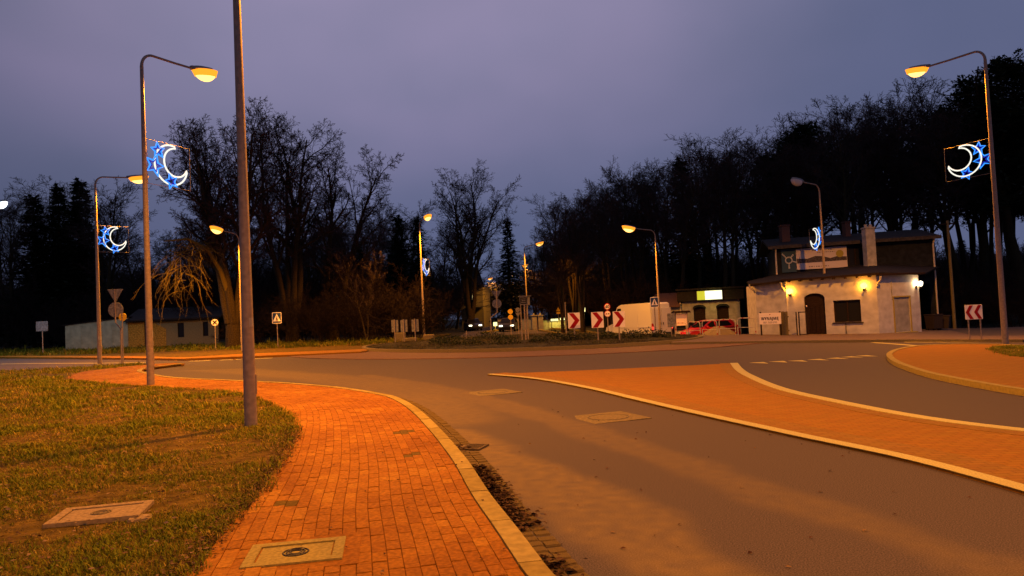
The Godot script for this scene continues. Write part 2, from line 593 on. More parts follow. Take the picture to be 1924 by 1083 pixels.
func shrub(h: float, w: float, stems: int, sd: int) -> MB:
	rng.seed = sd
	var b := MB.new()
	var o := {"levels": 4, "kids": [0, 6, 5, 4], "first": [0.3, 0.25, 0.2], "angle": [0.6, 0.55, 0.6], "ratio": [0.5, 0.55, 0.6], "rise": [0.0, 0.07, 0.05, 0.0], "wobble": 0.2, "thin": 0.009}
	for k in stems:
		var ang := rng.randf() * TAU
		var rr := sqrt(rng.randf())
		var p := Vector3(cos(ang) * w * 0.4 * rr, -0.1, sin(ang) * w * 0.4 * rr)
		limb(b, p, Vector3(cos(ang) * 0.45 * rr, 1, sin(ang) * 0.45 * rr).normalized(), 0.02, h * rng.randf_range(0.7, 1.0), 1, o, b)
	return b

func bush(w: float, h: float, sd: int, leaves := 420) -> MB:
	rng.seed = sd
	var b := MB.new()
	for i in leaves:
		var d := Vector3(rng.randfn(), absf(rng.randfn()) * 0.9, rng.randfn()).normalized()
		var lump := 1.0 + 0.22 * sin(d.x * 7 + sd) * cos(d.z * 6 + sd * 2)
		var q := Vector3(d.x * w * 0.5, d.y * h, d.z * w * 0.5) * lump * pow(rng.randf(), 0.3)
		var dd := (d + Vector3(rng.randfn(), rng.randfn(), rng.randfn()) * 0.6).normalized() * rng.randf_range(0.06, 0.13)
		spray(b, q, dd, 0.045)
	return b

# ---------------------------------------------------------------- street furniture
func star(c: Vector2, r: float, turn: float, points := 5) -> PackedVector3Array:
	var p := PackedVector3Array()
	for i in points * 2:
		var a := turn + PI * i / points
		var q := c + Vector2(cos(a), sin(a)) * (r if i % 2 == 0 else r * 0.45)
		p.append(Vector3(q.x, q.y, 0))
	return p

func moon_light(p: Vector3, dir: Vector3, y: float, w: float, label: String):
	# x runs from the pole outwards, y up
	var o := thing("moon_light", label, "light decoration", p + Vector3(0, y, 0), atan2(-dir.z, dir.x), "moon and star lights on the lamp posts")
	var h := 1.27
	var fr := MB.new()
	for e in [[Vector3(0.1, 0, 0), Vector3(w + 0.1, 0, 0)], [Vector3(w + 0.1, 0, 0), Vector3(w + 0.1, h, 0)], [Vector3(w + 0.1, h, 0), Vector3(0.1, h, 0)], [Vector3(0.1, h, 0), Vector3(0.1, 0, 0)]]:
		fr.pole(e[0], e[1], 0.008, 0.008, 5)
	for yy in [0.0, h]:
		fr.pole(Vector3(0, yy, 0), Vector3(0.12, yy, 0), 0.014, 0.014, 5)
	part("frame", fr, M.steel, o)
	var s := w / 1.5
	var mo := PackedVector3Array()
	var c := Vector2(0.92, 0.66)
	for i in 25:
		var a := deg_to_rad(lerpf(78, 345, i / 24.0))
		mo.append(Vector3((c.x + cos(a) * 0.58) * s, c.y + sin(a) * 0.58, 0))
	var ci := Vector2(1.09, 0.755)
	for i in 19:
		var a := deg_to_rad(lerpf(335, 92, i / 18.0))
		mo.append(Vector3((ci.x + cos(a) * 0.42) * s, ci.y + sin(a) * 0.42, 0))
	var mm := MB.new()
	mm.tube(mo, PackedFloat32Array([0.026]), 7, false, true)
	part("crescent", mm, M.rope_white, o)
	for st in [[Vector2(0.44, 1.0), 0.24, 1.7], [Vector2(0.31, 0.55), 0.32, 1.3], [Vector2(0.88, 0.17), 0.23, 1.9]]:
		var sp := star(st[0], st[1], st[2])
		var q := PackedVector3Array()
		for v in sp:
			q.append(Vector3(v.x * s, v.y, 0.03))
		var sb := MB.new()
		sb.tube(q, PackedFloat32Array([0.026]), 6, false, true)
		var sn := part("star", sb, M.rope_blue, o)
		# added deep blue strings standing in for the LED glow inside the star
		var inn := star(st[0], st[1] * 0.6, st[2])
		var q2 := PackedVector3Array()
		for v in inn:
			q2.append(Vector3(v.x * s, v.y, 0.02))
		var ib := MB.new()
		ib.tube(q2, PackedFloat32Array([0.02]), 5, false, true)
		part("glow_string", ib, M.star_glow, sn)
	var l := OmniLight3D.new()
	l.name = "moon_glow"
	l.light_color = Color(0.25, 0.4, 1.0)
	l.light_energy = 0.05
	l.light_size = 0.12
	l.omni_range = 15
	l.shadow_enabled = true
	o.add_child(l)
	l.position = Vector3(0.45 * s, 0.65, 0.2)

func lamp(p: Vector2, h: float, dir: Vector3, reach: float, label: String, energy: float, lens: Material, colour: Color, r0 := 0.095, stickers := []) -> Node3D:
	var o := thing("street_lamp", label, "street lamp", gp(p), atan2(-dir.z, dir.x), "street lamps round the junction")
	var pm := MB.new()
	var k := r0 / 0.095
	pm.tube(PackedVector3Array([Vector3(0, -0.3, 0), Vector3(0, 1.0, 0), Vector3(0, h * 0.5, 0), Vector3(0, h - 0.55, 0)]), PackedFloat32Array([r0, r0 * 0.94, r0 * 0.72, r0 * 0.48]), 16)
	pm.tube(PackedVector3Array([Vector3(0, -0.02, 0), Vector3(0, 0.03, 0)]), PackedFloat32Array([r0 * 1.5, r0 * 1.4]), 16)
	part("pole", pm, M.steel, o)
	var am := MB.new()
	var ap := PackedVector3Array()
	for i in 9:
		var a := PI / 2 * i / 8.0
		ap.append(Vector3(0.42 * (1 - cos(a)), h - 0.56 + 0.42 * sin(a), 0))
	ap.append(Vector3(reach * 0.6, h - 0.105, 0))
	ap.append(Vector3(reach, h - 0.05, 0))
	am.tube(ap, PackedFloat32Array([r0 * 0.46, r0 * 0.44, r0 * 0.42, r0 * 0.4, r0 * 0.4, r0 * 0.38, r0 * 0.37, r0 * 0.36, r0 * 0.35, r0 * 0.33, r0 * 0.32]), 10)
	part("arm", am, M.steel, o)
	var door := MB.new()
	door.at(Transform3D(Basis(Vector3.UP, PI / 3), Vector3(0, 0.75, 0))).box(Vector3(0, 0, r0 * 0.9), Vector3(r0 * 0.9, 0.32, r0 * 0.3), 0.008)
	part("access_door", door, M.steel, o)
	# the head: a long rounded housing over a bowl
	var hm := MB.new()
	var tilt := Transform3D(Basis(Vector3.BACK, 0.17), Vector3(reach - 0.06, h - 0.05, 0))
	hm.at(tilt)
	var ring := PackedVector2Array()
	for i in 20:
		var a := TAU * i / 20
		ring.append(Vector2(0.38 + cos(a) * 0.46, sin(a) * 0.19 * (1.0 - 0.15 * cos(a))))
	hm.at(tilt * Transform3D(Basis(Vector3.RIGHT, -PI / 2), Vector3()))
	hm.prism(ring, -0.02, 0.09, 0.06)
	hm.box(Vector3(-0.03, 0, 0.03), Vector3(0.2, 0.12, 0.11), 0.02)
	var head := part("lamp_head", hm, M.housing, o)
	var lm := MB.new()
	lm.at(tilt)
	for a in 6:
		for b in 16:
			var f := func(i, j): 
				var u: float = PI / 2 * i / 6.0
				var w: float = TAU * j / 16.0
				return Vector3(0.44 + cos(w) * cos(u) * 0.42, -0.022 - sin(u) * 0.32, sin(w) * cos(u) * 0.22)
			lm.quad(f.call(a, b), f.call(a, b + 1), f.call(a + 1, b + 1), f.call(a + 1, b))
	part("lens", lm, lens, head)
	if energy > 0 and lens == M.sodium:
		var gm := MB.new()
		gm.at(tilt)
		for b in 16:
			var g := func(j, y, k): 
				var w: float = TAU * j / 16.0
				return Vector3(0.44 + cos(w) * 0.42 * k, y, sin(w) * 0.22 * k)
			gm.quad(g.call(b, -0.19, 0.97), g.call(b + 1, -0.19, 0.97), g.call(b + 1, 0.0, 1.2), g.call(b, 0.0, 1.2))
		part("glare_rim", gm, M.sodium_glare, head)  # added glowing skirt, stands in for the orange glare round the lens
	for s in stickers:
		var sb := MB.new()
		var rr: float = lerpf(r0 * 0.95, r0 * 0.72, clampf((s[0] - 1.0) / (h * 0.5), 0, 1)) + 0.003
		for q in 6:
			var a0: float = s[2] - s[1] / rr / 2 + s[1] / rr * q / 6.0
			var a1: float = s[2] - s[1] / rr / 2 + s[1] / rr * (q + 1) / 6.0
			var e: float = s[3] / 2
			sb.quad(Vector3(sin(a0) * rr, s[0] - e, cos(a0) * rr), Vector3(sin(a1) * rr, s[0] - e, cos(a1) * rr), Vector3(sin(a1) * rr, s[0] + e, cos(a1) * rr), Vector3(sin(a0) * rr, s[0] + e, cos(a0) * rr))
		part("sticker", sb, M.sticker, o)
	if energy > 0:
		var l := SpotLight3D.new()
		l.name = "lamp_light"
		l.light_color = colour
		l.light_energy = energy
		l.light_size = 0.12
		l.spot_range = 90
		l.spot_attenuation = 2.0
		l.spot_angle = 82.0
		l.spot_angle_attenuation = 0.4
		l.rotation.x = -PI / 2
		l.shadow_enabled = true
		o.add_child(l)
		l.position = tilt * Vector3(0.44, -0.50, 0)
	return o

func sign_post(called: String, label: String, p: Vector2, h: float, turn: float, group := "", r := 0.03) -> Node3D:
	var o := thing(called, label, "road sign", gp(p), turn, group)
	var m := MB.new()
	m.pole(Vector3(0, -0.3, 0), Vector3(0, h, 0), r, r, 10)
	part("post", m, M.steel, o)
	return o

func plate(p: PackedVector2Array, y: float, z: float, front: Material, o: Node3D, called := "board") -> MeshInstance3D:
	var m := MB.new()
	m.at(Transform3D(Basis(), Vector3(0, y, z)))
	m.prism(p, 0, 0.02, 0.004)
	return part(called, m, front, o)

func rect(w: float, h: float, cut := 0.03) -> PackedVector2Array:
	var a := w / 2
	var b := h / 2
	return PackedVector2Array([Vector2(-a + cut, -b), Vector2(a - cut, -b), Vector2(a, -b + cut), Vector2(a, b - cut), Vector2(a - cut, b), Vector2(-a + cut, b), Vector2(-a, b - cut), Vector2(-a, -b + cut)])

func ngon(r: float, k := 24, turn := 0.0) -> PackedVector2Array:
	var p := PackedVector2Array()
	for i in k:
		p.append(Vector2.from_angle(turn + TAU * i / k) * r)
	return p

func print_on(o: Node3D, called: String, p: PackedVector2Array, y: float, z: float, m: Material):
	var b := MB.new()
	b.at(Transform3D(Basis(), Vector3(0, y, z))).prism(p, 0, 0.004)
	part(called, b, m, o)

func letters(text: String, size: float, x: Transform3D, m: Material, o: Node, bold := true) -> MeshInstance3D:
	var f := SystemFont.new()
	f.font_names = PackedStringArray(["Droid Sans"])
	f.font_weight = 700 if bold else 400
	var tm := TextMesh.new()
	tm.text = text
	tm.font = f
	tm.font_size = 48
	tm.pixel_size = size / 36.0
	tm.depth = 0.006
	tm.curve_step = 2.0
	var i := MeshInstance3D.new()
	i.mesh = tm
	i.material_override = m
	i.transform = x
	i.name = "lettering"
	o.add_child(i, true)
	return i

func chevrons(k: int, w: float, h: float, point: float, y: float, z: float, o: Node3D):
	# k red chevrons pointing along x * point
	var cw := w / k
	for i in k:
		var cx := -w / 2 + cw * (i + 0.5)
		var arm := cw * 0.42
		var s := point
		var half := h / 2 - 0.012
		var x0 := cx - s * cw * 0.44
		var tip := cx + s * cw * 0.47
		var p := PackedVector2Array([Vector2(x0, half), Vector2(x0 + s * arm, half), Vector2(tip, 0), Vector2(x0 + s * arm, -half), Vector2(x0, -half), Vector2(tip - s * arm, 0)])
		print_on(o, "chevron", p, y, z, M.sign_red)

func wheel(o: Node3D, p: Vector3, r: float, w: float):
	var a := MB.new()
	a.at(Transform3D(Basis(), p)).disc(r, -w / 2, w / 2, 18, 0.03)
	var n := part("wheel", a, M.rubber, o)
	var b := MB.new()
	b.at(Transform3D(Basis(), p)).disc(r * 0.6, -w / 2 - 0.01, w / 2 + 0.012, 14, 0.02)
	part("rim", b, M.hub, n)

func car(label: String, p: Vector3, turn: float, paint: Material, lights_on: bool, l := 4.0, w := 1.7, h := 1.42) -> Node3D:
	# x forward, z to the driver's other side
	var o := thing("car", label, "car", p, turn)
	var a := l / 2
	var low := PackedVector2Array([Vector2(-a, 0.42), Vector2(-a + 0.06, 0.22), Vector2(-a + 0.9, 0.18), Vector2(a - 0.9, 0.18), Vector2(a - 0.05, 0.24), Vector2(a, 0.5), Vector2(a - 0.12, 0.68), Vector2(a - 0.95, 0.88), Vector2(-a + 0.35, 0.93), Vector2(-a + 0.04, 0.82)])
	var m := MB.new()
	m.prism(low, -w / 2, w / 2, 0.05)
	part("body", m, paint, o)
	var top := PackedVector2Array([Vector2(-a + 0.18, 0.91), Vector2(a - 1.0, 0.87), Vector2(a - 1.75, h - 0.06), Vector2(a - 2.1, h), Vector2(-a + 0.75, h - 0.02), Vector2(-a + 0.5, h - 0.1)])
	var mid := Vector2(-0.1, 1.1)
	var c := MB.new()
	for s in [-1.0, 1.0]:
		var tt := PackedVector3Array()
		for q in top:
			tt.append(Vector3(q.x, q.y, s * lerpf(w / 2 - 0.03, w / 2 - 0.24, (q.y - 0.87) / (h - 0.87))))
		var idx := Geometry2D.triangulate_polygon(top)
		for i in range(0, idx.size(), 3):
			c.tri(tt[idx[i]], tt[idx[i + 1]], tt[idx[i + 2]])
	for i in top.size():
		var q := top[i]
		var e := top[(i + 1) % top.size()]
		var zq := lerpf(w / 2 - 0.03, w / 2 - 0.24, (q.y - 0.87) / (h - 0.87))
		var ze := lerpf(w / 2 - 0.03, w / 2 - 0.24, (e.y - 0.87) / (h - 0.87))
		c.quad(Vector3(q.x, q.y, zq), Vector3(q.x, q.y, -zq), Vector3(e.x, e.y, -ze), Vector3(e.x, e.y, ze))
	var cab := part("cabin", c, paint, o)
	for s in [-1.0, 1.0]:
		for win in [[[-a + 0.62, 1.0], [-0.12, 0.96], [-0.12, h - 0.1], [-a + 0.85, h - 0.12]], [[-0.02, 0.96], [a - 1.18, 0.94], [a - 1.82, h - 0.11], [-0.02, h - 0.1]]]:
			var g := MB.new()
			var q := []
			for e in win:
				q.append(Vector3(e[0], e[1], s * (lerpf(w / 2 - 0.03, w / 2 - 0.24, (e[1] - 0.87) / (h - 0.87)) + 0.006)))
			if s > 0:
				g.quad(q[0], q[1], q[2], q[3])
			else:
				g.quad(q[3], q[2], q[1], q[0])
			part("window", g, M.glass, cab)
	var ws := MB.new()
	var n0 := Vector3(0.012, 0.012, 0)
	ws.quad(Vector3(a - 1.08, 0.94, w / 2 - 0.14) + n0, Vector3(a - 1.08, 0.94, -w / 2 + 0.14) + n0, Vector3(a - 1.72, h - 0.1, -w / 2 + 0.28) + n0, Vector3(a - 1.72, h - 0.1, w / 2 - 0.28) + n0)
	part("windscreen", ws, M.glass, cab)
	for s in [-1.0, 1.0]:
		var hl := MB.new()
		hl.at(Transform3D(Basis(Vector3.UP, PI / 2) , Vector3(a - 0.05, 0.62, s * (w / 2 - 0.28)))).box(Vector3.ZERO, Vector3(0.36, 0.15, 0.14), 0.03)
		part("headlight", hl, M.head_on if lights_on else M.lamp_clear, o)
		var tl := MB.new()
		tl.box(Vector3(-a + 0.03, 0.74, s * (w / 2 - 0.2)), Vector3(0.1, 0.16, 0.28), 0.02)
		part("tail_light", tl, M.tail_off, o)
		for x in [-a + 0.72, a - 0.78]:
			wheel(o, Vector3(x, 0.3, s * (w / 2 - 0.1)), 0.3, 0.2)
		var mi := MB.new()
		mi.box(Vector3(a - 1.35, 0.98, s * (w / 2 + 0.07)), Vector3(0.1, 0.13, 0.18), 0.02)
		part("mirror", mi, paint, o)
	var gr := MB.new()
	gr.box(Vector3(a - 0.02, 0.42, 0), Vector3(0.1, 0.18, w * 0.55), 0.02)
	part("grille", gr, M.plastic, o)
	return o

# a wall in a frame: x along it, y up, z outwards; openings [u0, u1, v0, v1]
func wall(m: MB, x: Transform3D, l: float, y0: float, y1: float, thick: float, open: Array):
	m.at(x)
	var us := [0.0, l]
	var vs := [y0, y1]
	for e in open:
		us.append(e[0]); us.append(e[1]); vs.append(e[2]); vs.append(e[3])
	us.sort()
	vs.sort()
	for i in us.size() - 1:
		for j in vs.size() - 1:
			if us[i + 1] - us[i] < 1e-4 or vs[j + 1] - vs[j] < 1e-4: continue
			var mid := Vector2((us[i] + us[i + 1]) / 2, (vs[j] + vs[j + 1]) / 2)
			var hole := false
			for e in open:
				if mid.x > e[0] and mid.x < e[1] and mid.y > e[2] and mid.y < e[3]: hole = true
			if hole: continue
			m.quad(Vector3(us[i], vs[j], 0), Vector3(us[i + 1], vs[j], 0), Vector3(us[i + 1], vs[j + 1], 0), Vector3(us[i], vs[j + 1], 0))
			m.quad(Vector3(us[i + 1], vs[j], -thick), Vector3(us[i], vs[j], -thick), Vector3(us[i], vs[j + 1], -thick), Vector3(us[i + 1], vs[j + 1], -thick))
	for e in open:
		m.quad(Vector3(e[0], e[2], -thick), Vector3(e[0], e[2], 0), Vector3(e[0], e[3], 0), Vector3(e[0], e[3], -thick))
		m.quad(Vector3(e[1], e[2], 0), Vector3(e[1], e[2], -thick), Vector3(e[1], e[3], -thick), Vector3(e[1], e[3], 0))
		m.quad(Vector3(e[0], e[3], 0), Vector3(e[1], e[3], 0), Vector3(e[1], e[3], -thick), Vector3(e[0], e[3], -thick))
		m.quad(Vector3(e[0], e[2], -thick), Vector3(e[1], e[2], -thick), Vector3(e[1], e[2], 0), Vector3(e[0], e[2], 0))
	m.quad(Vector3(0, y0, -thick), Vector3(0, y0, 0), Vector3(0, y1, 0), Vector3(0, y1, -thick))
	m.quad(Vector3(l, y0, 0), Vector3(l, y0, -thick), Vector3(l, y1, -thick), Vector3(l, y1, 0))
	m.quad(Vector3(0, y1, 0), Vector3(l, y1, 0), Vector3(l, y1, -thick), Vector3(0, y1, -thick))
	m.at(Transform3D())

func face(a: Vector2, b: Vector2, origin: Vector3) -> Transform3D:
	# the frame of a wall from a to b, as seen by a node at origin
	var d := (b - a).normalized()
	return Transform3D(Basis(Vector3(d.x, 0, d.y), Vector3.UP, Vector3(-d.y, 0, d.x)), Vector3(a.x, origin.y, a.y) - origin)

func sheet(m: MB, a: Vector3, b: Vector3, c: Vector3, d: Vector3, thick: float):
	# a roof sheet: corners anticlockwise seen from above, with thickness below
	var dn := Vector3(0, -thick, 0)
	m.quad(a, b, c, d)
	m.quad(d + dn, c + dn, b + dn, a + dn)
	for e in [[a, b], [b, c], [c, d], [d, a]]:
		m.quad(e[0] + dn, e[1] + dn, e[1], e[0])

func small_light(o: Node, p: Vector3, c: Color, e: float, size := 0.06):
	var l := OmniLight3D.new()
	l.name = "lamp_light"
	l.light_color = c
	l.light_energy = e
	l.light_size = size
	l.omni_range = 40
	l.omni_attenuation = 2.0
	l.shadow_enabled = true
	o.add_child(l, true)
	l.position = p

func _ready():
	# ------------------------------------------------------------ camera, sky, exposure
	var cam := Camera3D.new()
	cam.name = "camera"
	add_child(cam)
	cam.basis = Basis(Vector3.RIGHT, deg_to_rad(2.1)) * Basis(Vector3.BACK, deg_to_rad(-2.7))
	cam.position = Vector3(0, 1.7, 0)
	cam.fov = 43.0
	cam.near = 0.1
	cam.far = 1500.0
	cam.current = true
	var env := Environment.new()
	env.background_mode = Environment.BG_SKY
	env.tonemap_mode = Environment.TONE_MAPPER_LINEAR
	env.tonemap_exposure = 1.0
	env.sky = Sky.new()
	env.sky.sky_material = dusk_sky()
	env.sdfgi_enabled = true
	env.ssao_enabled = true
	env.ssil_enabled = true
	var we := WorldEnvironment.new()
	we.name = "environment"
	we.environment = env
	add_child(we)
	make_materials()
	build_ground()
	build_path()
	build_lamps()
	build_buildings()
	build_trees()
	build_signs()
	build_vehicles()
	build_small()
	build_grass()

func dusk_sky() -> PanoramaSkyMaterial:
	var w := 512
	var im := Image.create(w, 256, false, Image.FORMAT_RGBF)
	var f := FastNoiseLite.new()
	f.seed = 4
	f.frequency = 1.1
	f.fractal_octaves = 5
	f.domain_warp_enabled = true
	f.domain_warp_amplitude = 0.5
	for y in 256:
		var up := PI / 2 - PI * (y + 0.5) / 256
		for x in w:
			var az := TAU * (x + 0.5) / w
			var d := Vector3(sin(az) * cos(up), sin(up), -cos(az) * cos(up))
			var e := clampf(d.y, 0, 1)
			# low blue-grey sky, higher a mauve layer of cloud
			var lobe := sm(0.78, 1.0, d.dot(Vector3(-0.165, 0.42, -0.892)))
			var c := Color(0.104, 0.124, 0.232).lerp(Color(0.27, 0.24, 0.385), sm(0.08, 0.40, e) * (0.05 + 0.95 * lobe))
			var q := f.get_noise_3d(d.x * 1.2 / (0.25 + e), 0.0, d.z * 1.2 / (0.25 + e))
			var big := f.get_noise_3d(d.x * 0.5 + 3.0, d.y * 0.9, d.z * 0.5)
			var k := 1.0 + 0.14 * q + 0.10 * big
			k *= lerpf(0.78, 1.0, sm(-0.62, -0.25, d.x))
			c = Color(c.r * k * (1.0 + 0.08 * q), c.g * k, c.b * k)
			if d.y < 0:
				c = Color(0.02, 0.018, 0.016)
			im.set_pixel(x, y, c)
	var m := PanoramaSkyMaterial.new()
	m.panorama = ImageTexture.create_from_image(im)
	m.energy_multiplier = 1.0
	return m

# ---------------------------------------------------------------- the ground
var kerb_line := PackedVector2Array()
var path_area := PackedVector2Array()
var grass_area := PackedVector2Array()
var island_mid := Vector2(1.0, -43.6)

func build_ground():
	var far := func(x, z): return absf(x) > 60 or z > 8 or z < -60
	var g := land(-60, 60, -200, 8, 4.0, -0.05, func(x, z): return true)
	g.quad(Vector3(-700, -0.9, 500), Vector3(700, -0.9, 500), Vector3(700, -0.9, -900), Vector3(-700, -0.9, -900))
	struct("ground", g, M.soil)
	var nx0 := -14.0
	var nx1 := 16.0
	var nz0 := -28.0
	var nz1 := 4.0
	var near := func(x, z): return x > nx0 and x < nx1 and z > nz0 and z < nz1
	struct("road", land(-60, 60, -60, 8, 2.0, 0.0, func(x, z): return not near.call(x, z)), M.asphalt)
	# the lane at the viewer's feet: sand lies between the wheel tracks and along the kerb
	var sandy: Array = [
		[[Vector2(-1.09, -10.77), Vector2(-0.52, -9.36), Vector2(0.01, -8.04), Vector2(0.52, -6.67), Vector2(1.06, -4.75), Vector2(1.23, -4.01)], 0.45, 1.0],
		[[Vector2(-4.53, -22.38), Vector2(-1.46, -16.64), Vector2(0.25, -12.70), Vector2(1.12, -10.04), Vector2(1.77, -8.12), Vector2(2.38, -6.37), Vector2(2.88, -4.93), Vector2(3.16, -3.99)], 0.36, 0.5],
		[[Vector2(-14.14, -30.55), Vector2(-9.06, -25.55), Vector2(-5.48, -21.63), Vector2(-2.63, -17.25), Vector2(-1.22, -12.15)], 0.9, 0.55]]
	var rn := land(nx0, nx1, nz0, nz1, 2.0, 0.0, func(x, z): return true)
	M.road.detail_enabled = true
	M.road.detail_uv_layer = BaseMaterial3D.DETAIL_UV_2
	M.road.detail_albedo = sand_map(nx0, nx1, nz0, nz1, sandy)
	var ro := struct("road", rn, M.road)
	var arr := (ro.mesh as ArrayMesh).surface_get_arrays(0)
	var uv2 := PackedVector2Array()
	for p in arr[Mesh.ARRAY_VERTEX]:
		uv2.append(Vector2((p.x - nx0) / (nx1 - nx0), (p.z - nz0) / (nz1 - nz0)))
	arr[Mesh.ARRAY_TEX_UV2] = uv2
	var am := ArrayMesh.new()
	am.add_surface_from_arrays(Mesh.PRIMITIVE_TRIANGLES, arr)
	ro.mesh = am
	# central island: apron, kerb, soil mound
	var ap := MB.new()
	slab(circle(island_mid, 14.3, 96), 0.03, 0.03, ap)
	struct("island_apron", ap, M.apron)
	var ring := circle(island_mid, 9.75, 96)
	ring.append(ring[0])
	var kb := ribbon(ring, -0.08, 0.14, 0.17, 0.2)
	struct("island_kerb", kb, M.worn_concrete)
	var mound := MB.new()
	var ang := 48
	for r in 8:
		for a in ang:
			var q := []
			for e in [[r, a], [r + 1, a], [r + 1, a + 1], [r, a + 1]]:
				var rr: float = 9.7 * e[0] / 8.0
				var aa: float = TAU * (int(e[1]) % ang) / ang
				var hh := 0.14 + 0.28 * (1 - pow(rr / 9.7, 2.0)) + 0.05 * sin(aa * 5 + rr) * sin(rr * 1.3)
				q.append(gp(island_mid + Vector2.from_angle(aa) * rr, hh if e[0] < 8 else 0.13))
			mound.quad(q[3], q[2], q[1], q[0])
	struct("island_mound", mound, M.soil)
	# splitter island between the two lanes
	var left := smooth_line([Vector2(-0.81, -20.88), Vector2(0.41, -19.05), Vector2(1.52, -16.25), Vector2(2.25, -13.67), Vector2(2.79, -11.81), Vector2(3.55, -9.39), Vector2(4.08, -7.85), Vector2(4.33, -6.39), Vector2(4.47, -4.93)], 0.4)
	var right := smooth_line([Vector2(6.60, -21.89), Vector2(6.06, -19.64), Vector2(5.72, -17.77), Vector2(5.39, -14.66), Vector2(5.57, -12.29), Vector2(5.88, -10.49), Vector2(6.39, -9.34), Vector2(7.42, -7.79)], 0.4)
	var outline := PackedVector2Array()
	outline.append_array(left)
	var rr2 := right.duplicate()
	rr2.reverse()
	outline.append_array(rr2)
	for p in [Vector2(4.37, -21.50), Vector2(2.00, -21.12)]:
		outline.append(p)
	struct("splitter_island", slab(outline, 0.035, 0.04), M.red_paving)
	struct("edge_line", ribbon(left, -0.02, 0.17, 0.04, 0.005), M.paint)
	struct("sett_border", ribbon(left, 0.172, 0.62, 0.041, 0.004), M.border)
	struct("island_border", ribbon(right, -0.5, -0.22, 0.04, 0.004), M.border)
	struct("edge_line", ribbon(right, -0.2, 0.02, 0.045, 0.05), M.paint)
	# give-way triangles
	var gv := Node3D.new()
	gv.name = "give_way_line"
	add_child(gv)
	gv.set_meta("kind", "structure")
	var teeth: Array = [Vector2(7.41, -22.08), Vector2(8.06, -22.24), Vector2(8.67, -22.29), Vector2(9.38, -22.56), Vector2(10.09, -22.85), Vector2(10.71, -23.20), Vector2(11.30, -23.45)]
	for i in teeth.size():
		var p: Vector2 = teeth[i]
		var d := ((teeth[mini(i + 1, 6)] as Vector2) - (teeth[maxi(i - 1, 0)] as Vector2)).normalized()
		var s := Vector2(-d.y, d.x)
		part("triangle", slab(PackedVector2Array([p - d * 0.24 - s * 0.3, p + d * 0.24 - s * 0.3, p + s * 0.32]), 0.005, 0.004), M.paint, gv)
	# road paint of the other arms
	for ln in [[[Vector2(15.29, -31.35), Vector2(15.36, -29.33), Vector2(15.31, -27.18)], 0.14], [[Vector2(16.32, -30.73), Vector2(17.76, -29.44), Vector2(19.51, -28.15)], 0.12], [[Vector2(-27.35, -38.94), Vector2(-25.23, -38.30), Vector2(-20.70, -36.21), Vector2(-17.57, -35.20)], 0.13], [[Vector2(-17.95, -37.05), Vector2(-15.88, -37.23), Vector2(-13.44, -37.22)], 0.12]]:
		struct("road_line", ribbon(smooth_line(ln[0], 0.5), -ln[1], ln[1], 0.005, 0.004), M.paint)
	var yl := Node3D.new()
	yl.name = "dashed_line"
	add_child(yl)
	yl.set_meta("kind", "structure")
	var dl := smooth_line([Vector2(-15.53, -34.93), Vector2(-13.95, -35.10), Vector2(-12.51, -35.35), Vector2(-10.82, -35.70)], 0.25)
	for i in range(0, dl.size() - 4, 6):
		part("dash", ribbon(dl.slice(i, i + 5), -0.18, 0.18, 0.005, 0.004), M.paint, yl)
	# the path over by the far lamp, its verge, and the pavement before the white building
	var bp: Array = [Vector2(-36.81, -49.36), Vector2(-26.23, -42.64), Vector2(-20.52, -38.87), Vector2(-16.13, -35.71), Vector2(-15.70, -35.90), Vector2(-12.93, -36.10), Vector2(-10.22, -36.36), Vector2(-7.82, -37.11), Vector2(-7.67, -38.11)]
	var bo: Array = [Vector2(-38.99, -52.28), Vector2(-27.84, -45.26), Vector2(-21.86, -41.42), Vector2(-17.51, -37.85), Vector2(-16.47, -37.48), Vector2(-14.54, -39.33), Vector2(-11.13, -39.61), Vector2(-8.45, -40.15), Vector2(-8.23, -40.94)]
	var pa := PackedVector2Array(bp)
	var ba := bo.duplicate()
	ba.reverse()
	pa.append_array(PackedVector2Array(ba))
	struct("cycle_path", slab(pa, 0.10, 0.12), M.red_paving)
	var ve := PackedVector2Array(bo)
	ve.append_array(PackedVector2Array([Vector2(-6, -70), Vector2(-75, -78), Vector2(-75, -60)]))
	struct("verge", slab(ve, 0.104, 0.1), M.turf)
	var pv := PackedVector2Array([Vector2(7.60, -35.53), Vector2(8.96, -34.99), Vector2(10.70, -34.08), Vector2(12.80, -33.13), Vector2(14.68, -32.00), Vector2(16.44, -30.95), Vector2(19.41, -28.00)])
	pv.append_array(PackedVector2Array([Vector2(42, -48), Vector2(24, -48), Vector2(22, -43.2), Vector2(9.4, -43.2)]))
	struct("pavement", slab(pv, 0.1, 0.14), M.grey_paving)
	struct("pavement_kerb", ribbon(smooth_line([Vector2(7.60, -35.53), Vector2(8.96, -34.99), Vector2(10.70, -34.08), Vector2(12.80, -33.13), Vector2(14.68, -32.00), Vector2(16.44, -30.95), Vector2(19.41, -28.00)], 0.5), -0.12, 0.02, 0.112, 0.14), M.worn_concrete)
	# the walk with the tall lamp
	var rw: Array = [Vector2(16.94, -24.45), Vector2(16.66, -25.77), Vector2(15.79, -26.49), Vector2(14.62, -26.29), Vector2(13.05, -24.77), Vector2(11.97, -23.22), Vector2(11.23, -21.86), Vector2(10.42, -20.01), Vector2(9.86, -18.40), Vector2(9.24, -16.16), Vector2(8.97, -14.11), Vector2(8.90, -12.92), Vector2(9.02, -10.19)]
	var rl := smooth_line(rw, 0.3)
	var ra := rl.duplicate()
	ra.append(Vector2(30, -8))
	ra.append(Vector2(34, -26))
	struct("sidewalk", slab(ra, 0.10, 0.12), M.red_paving)
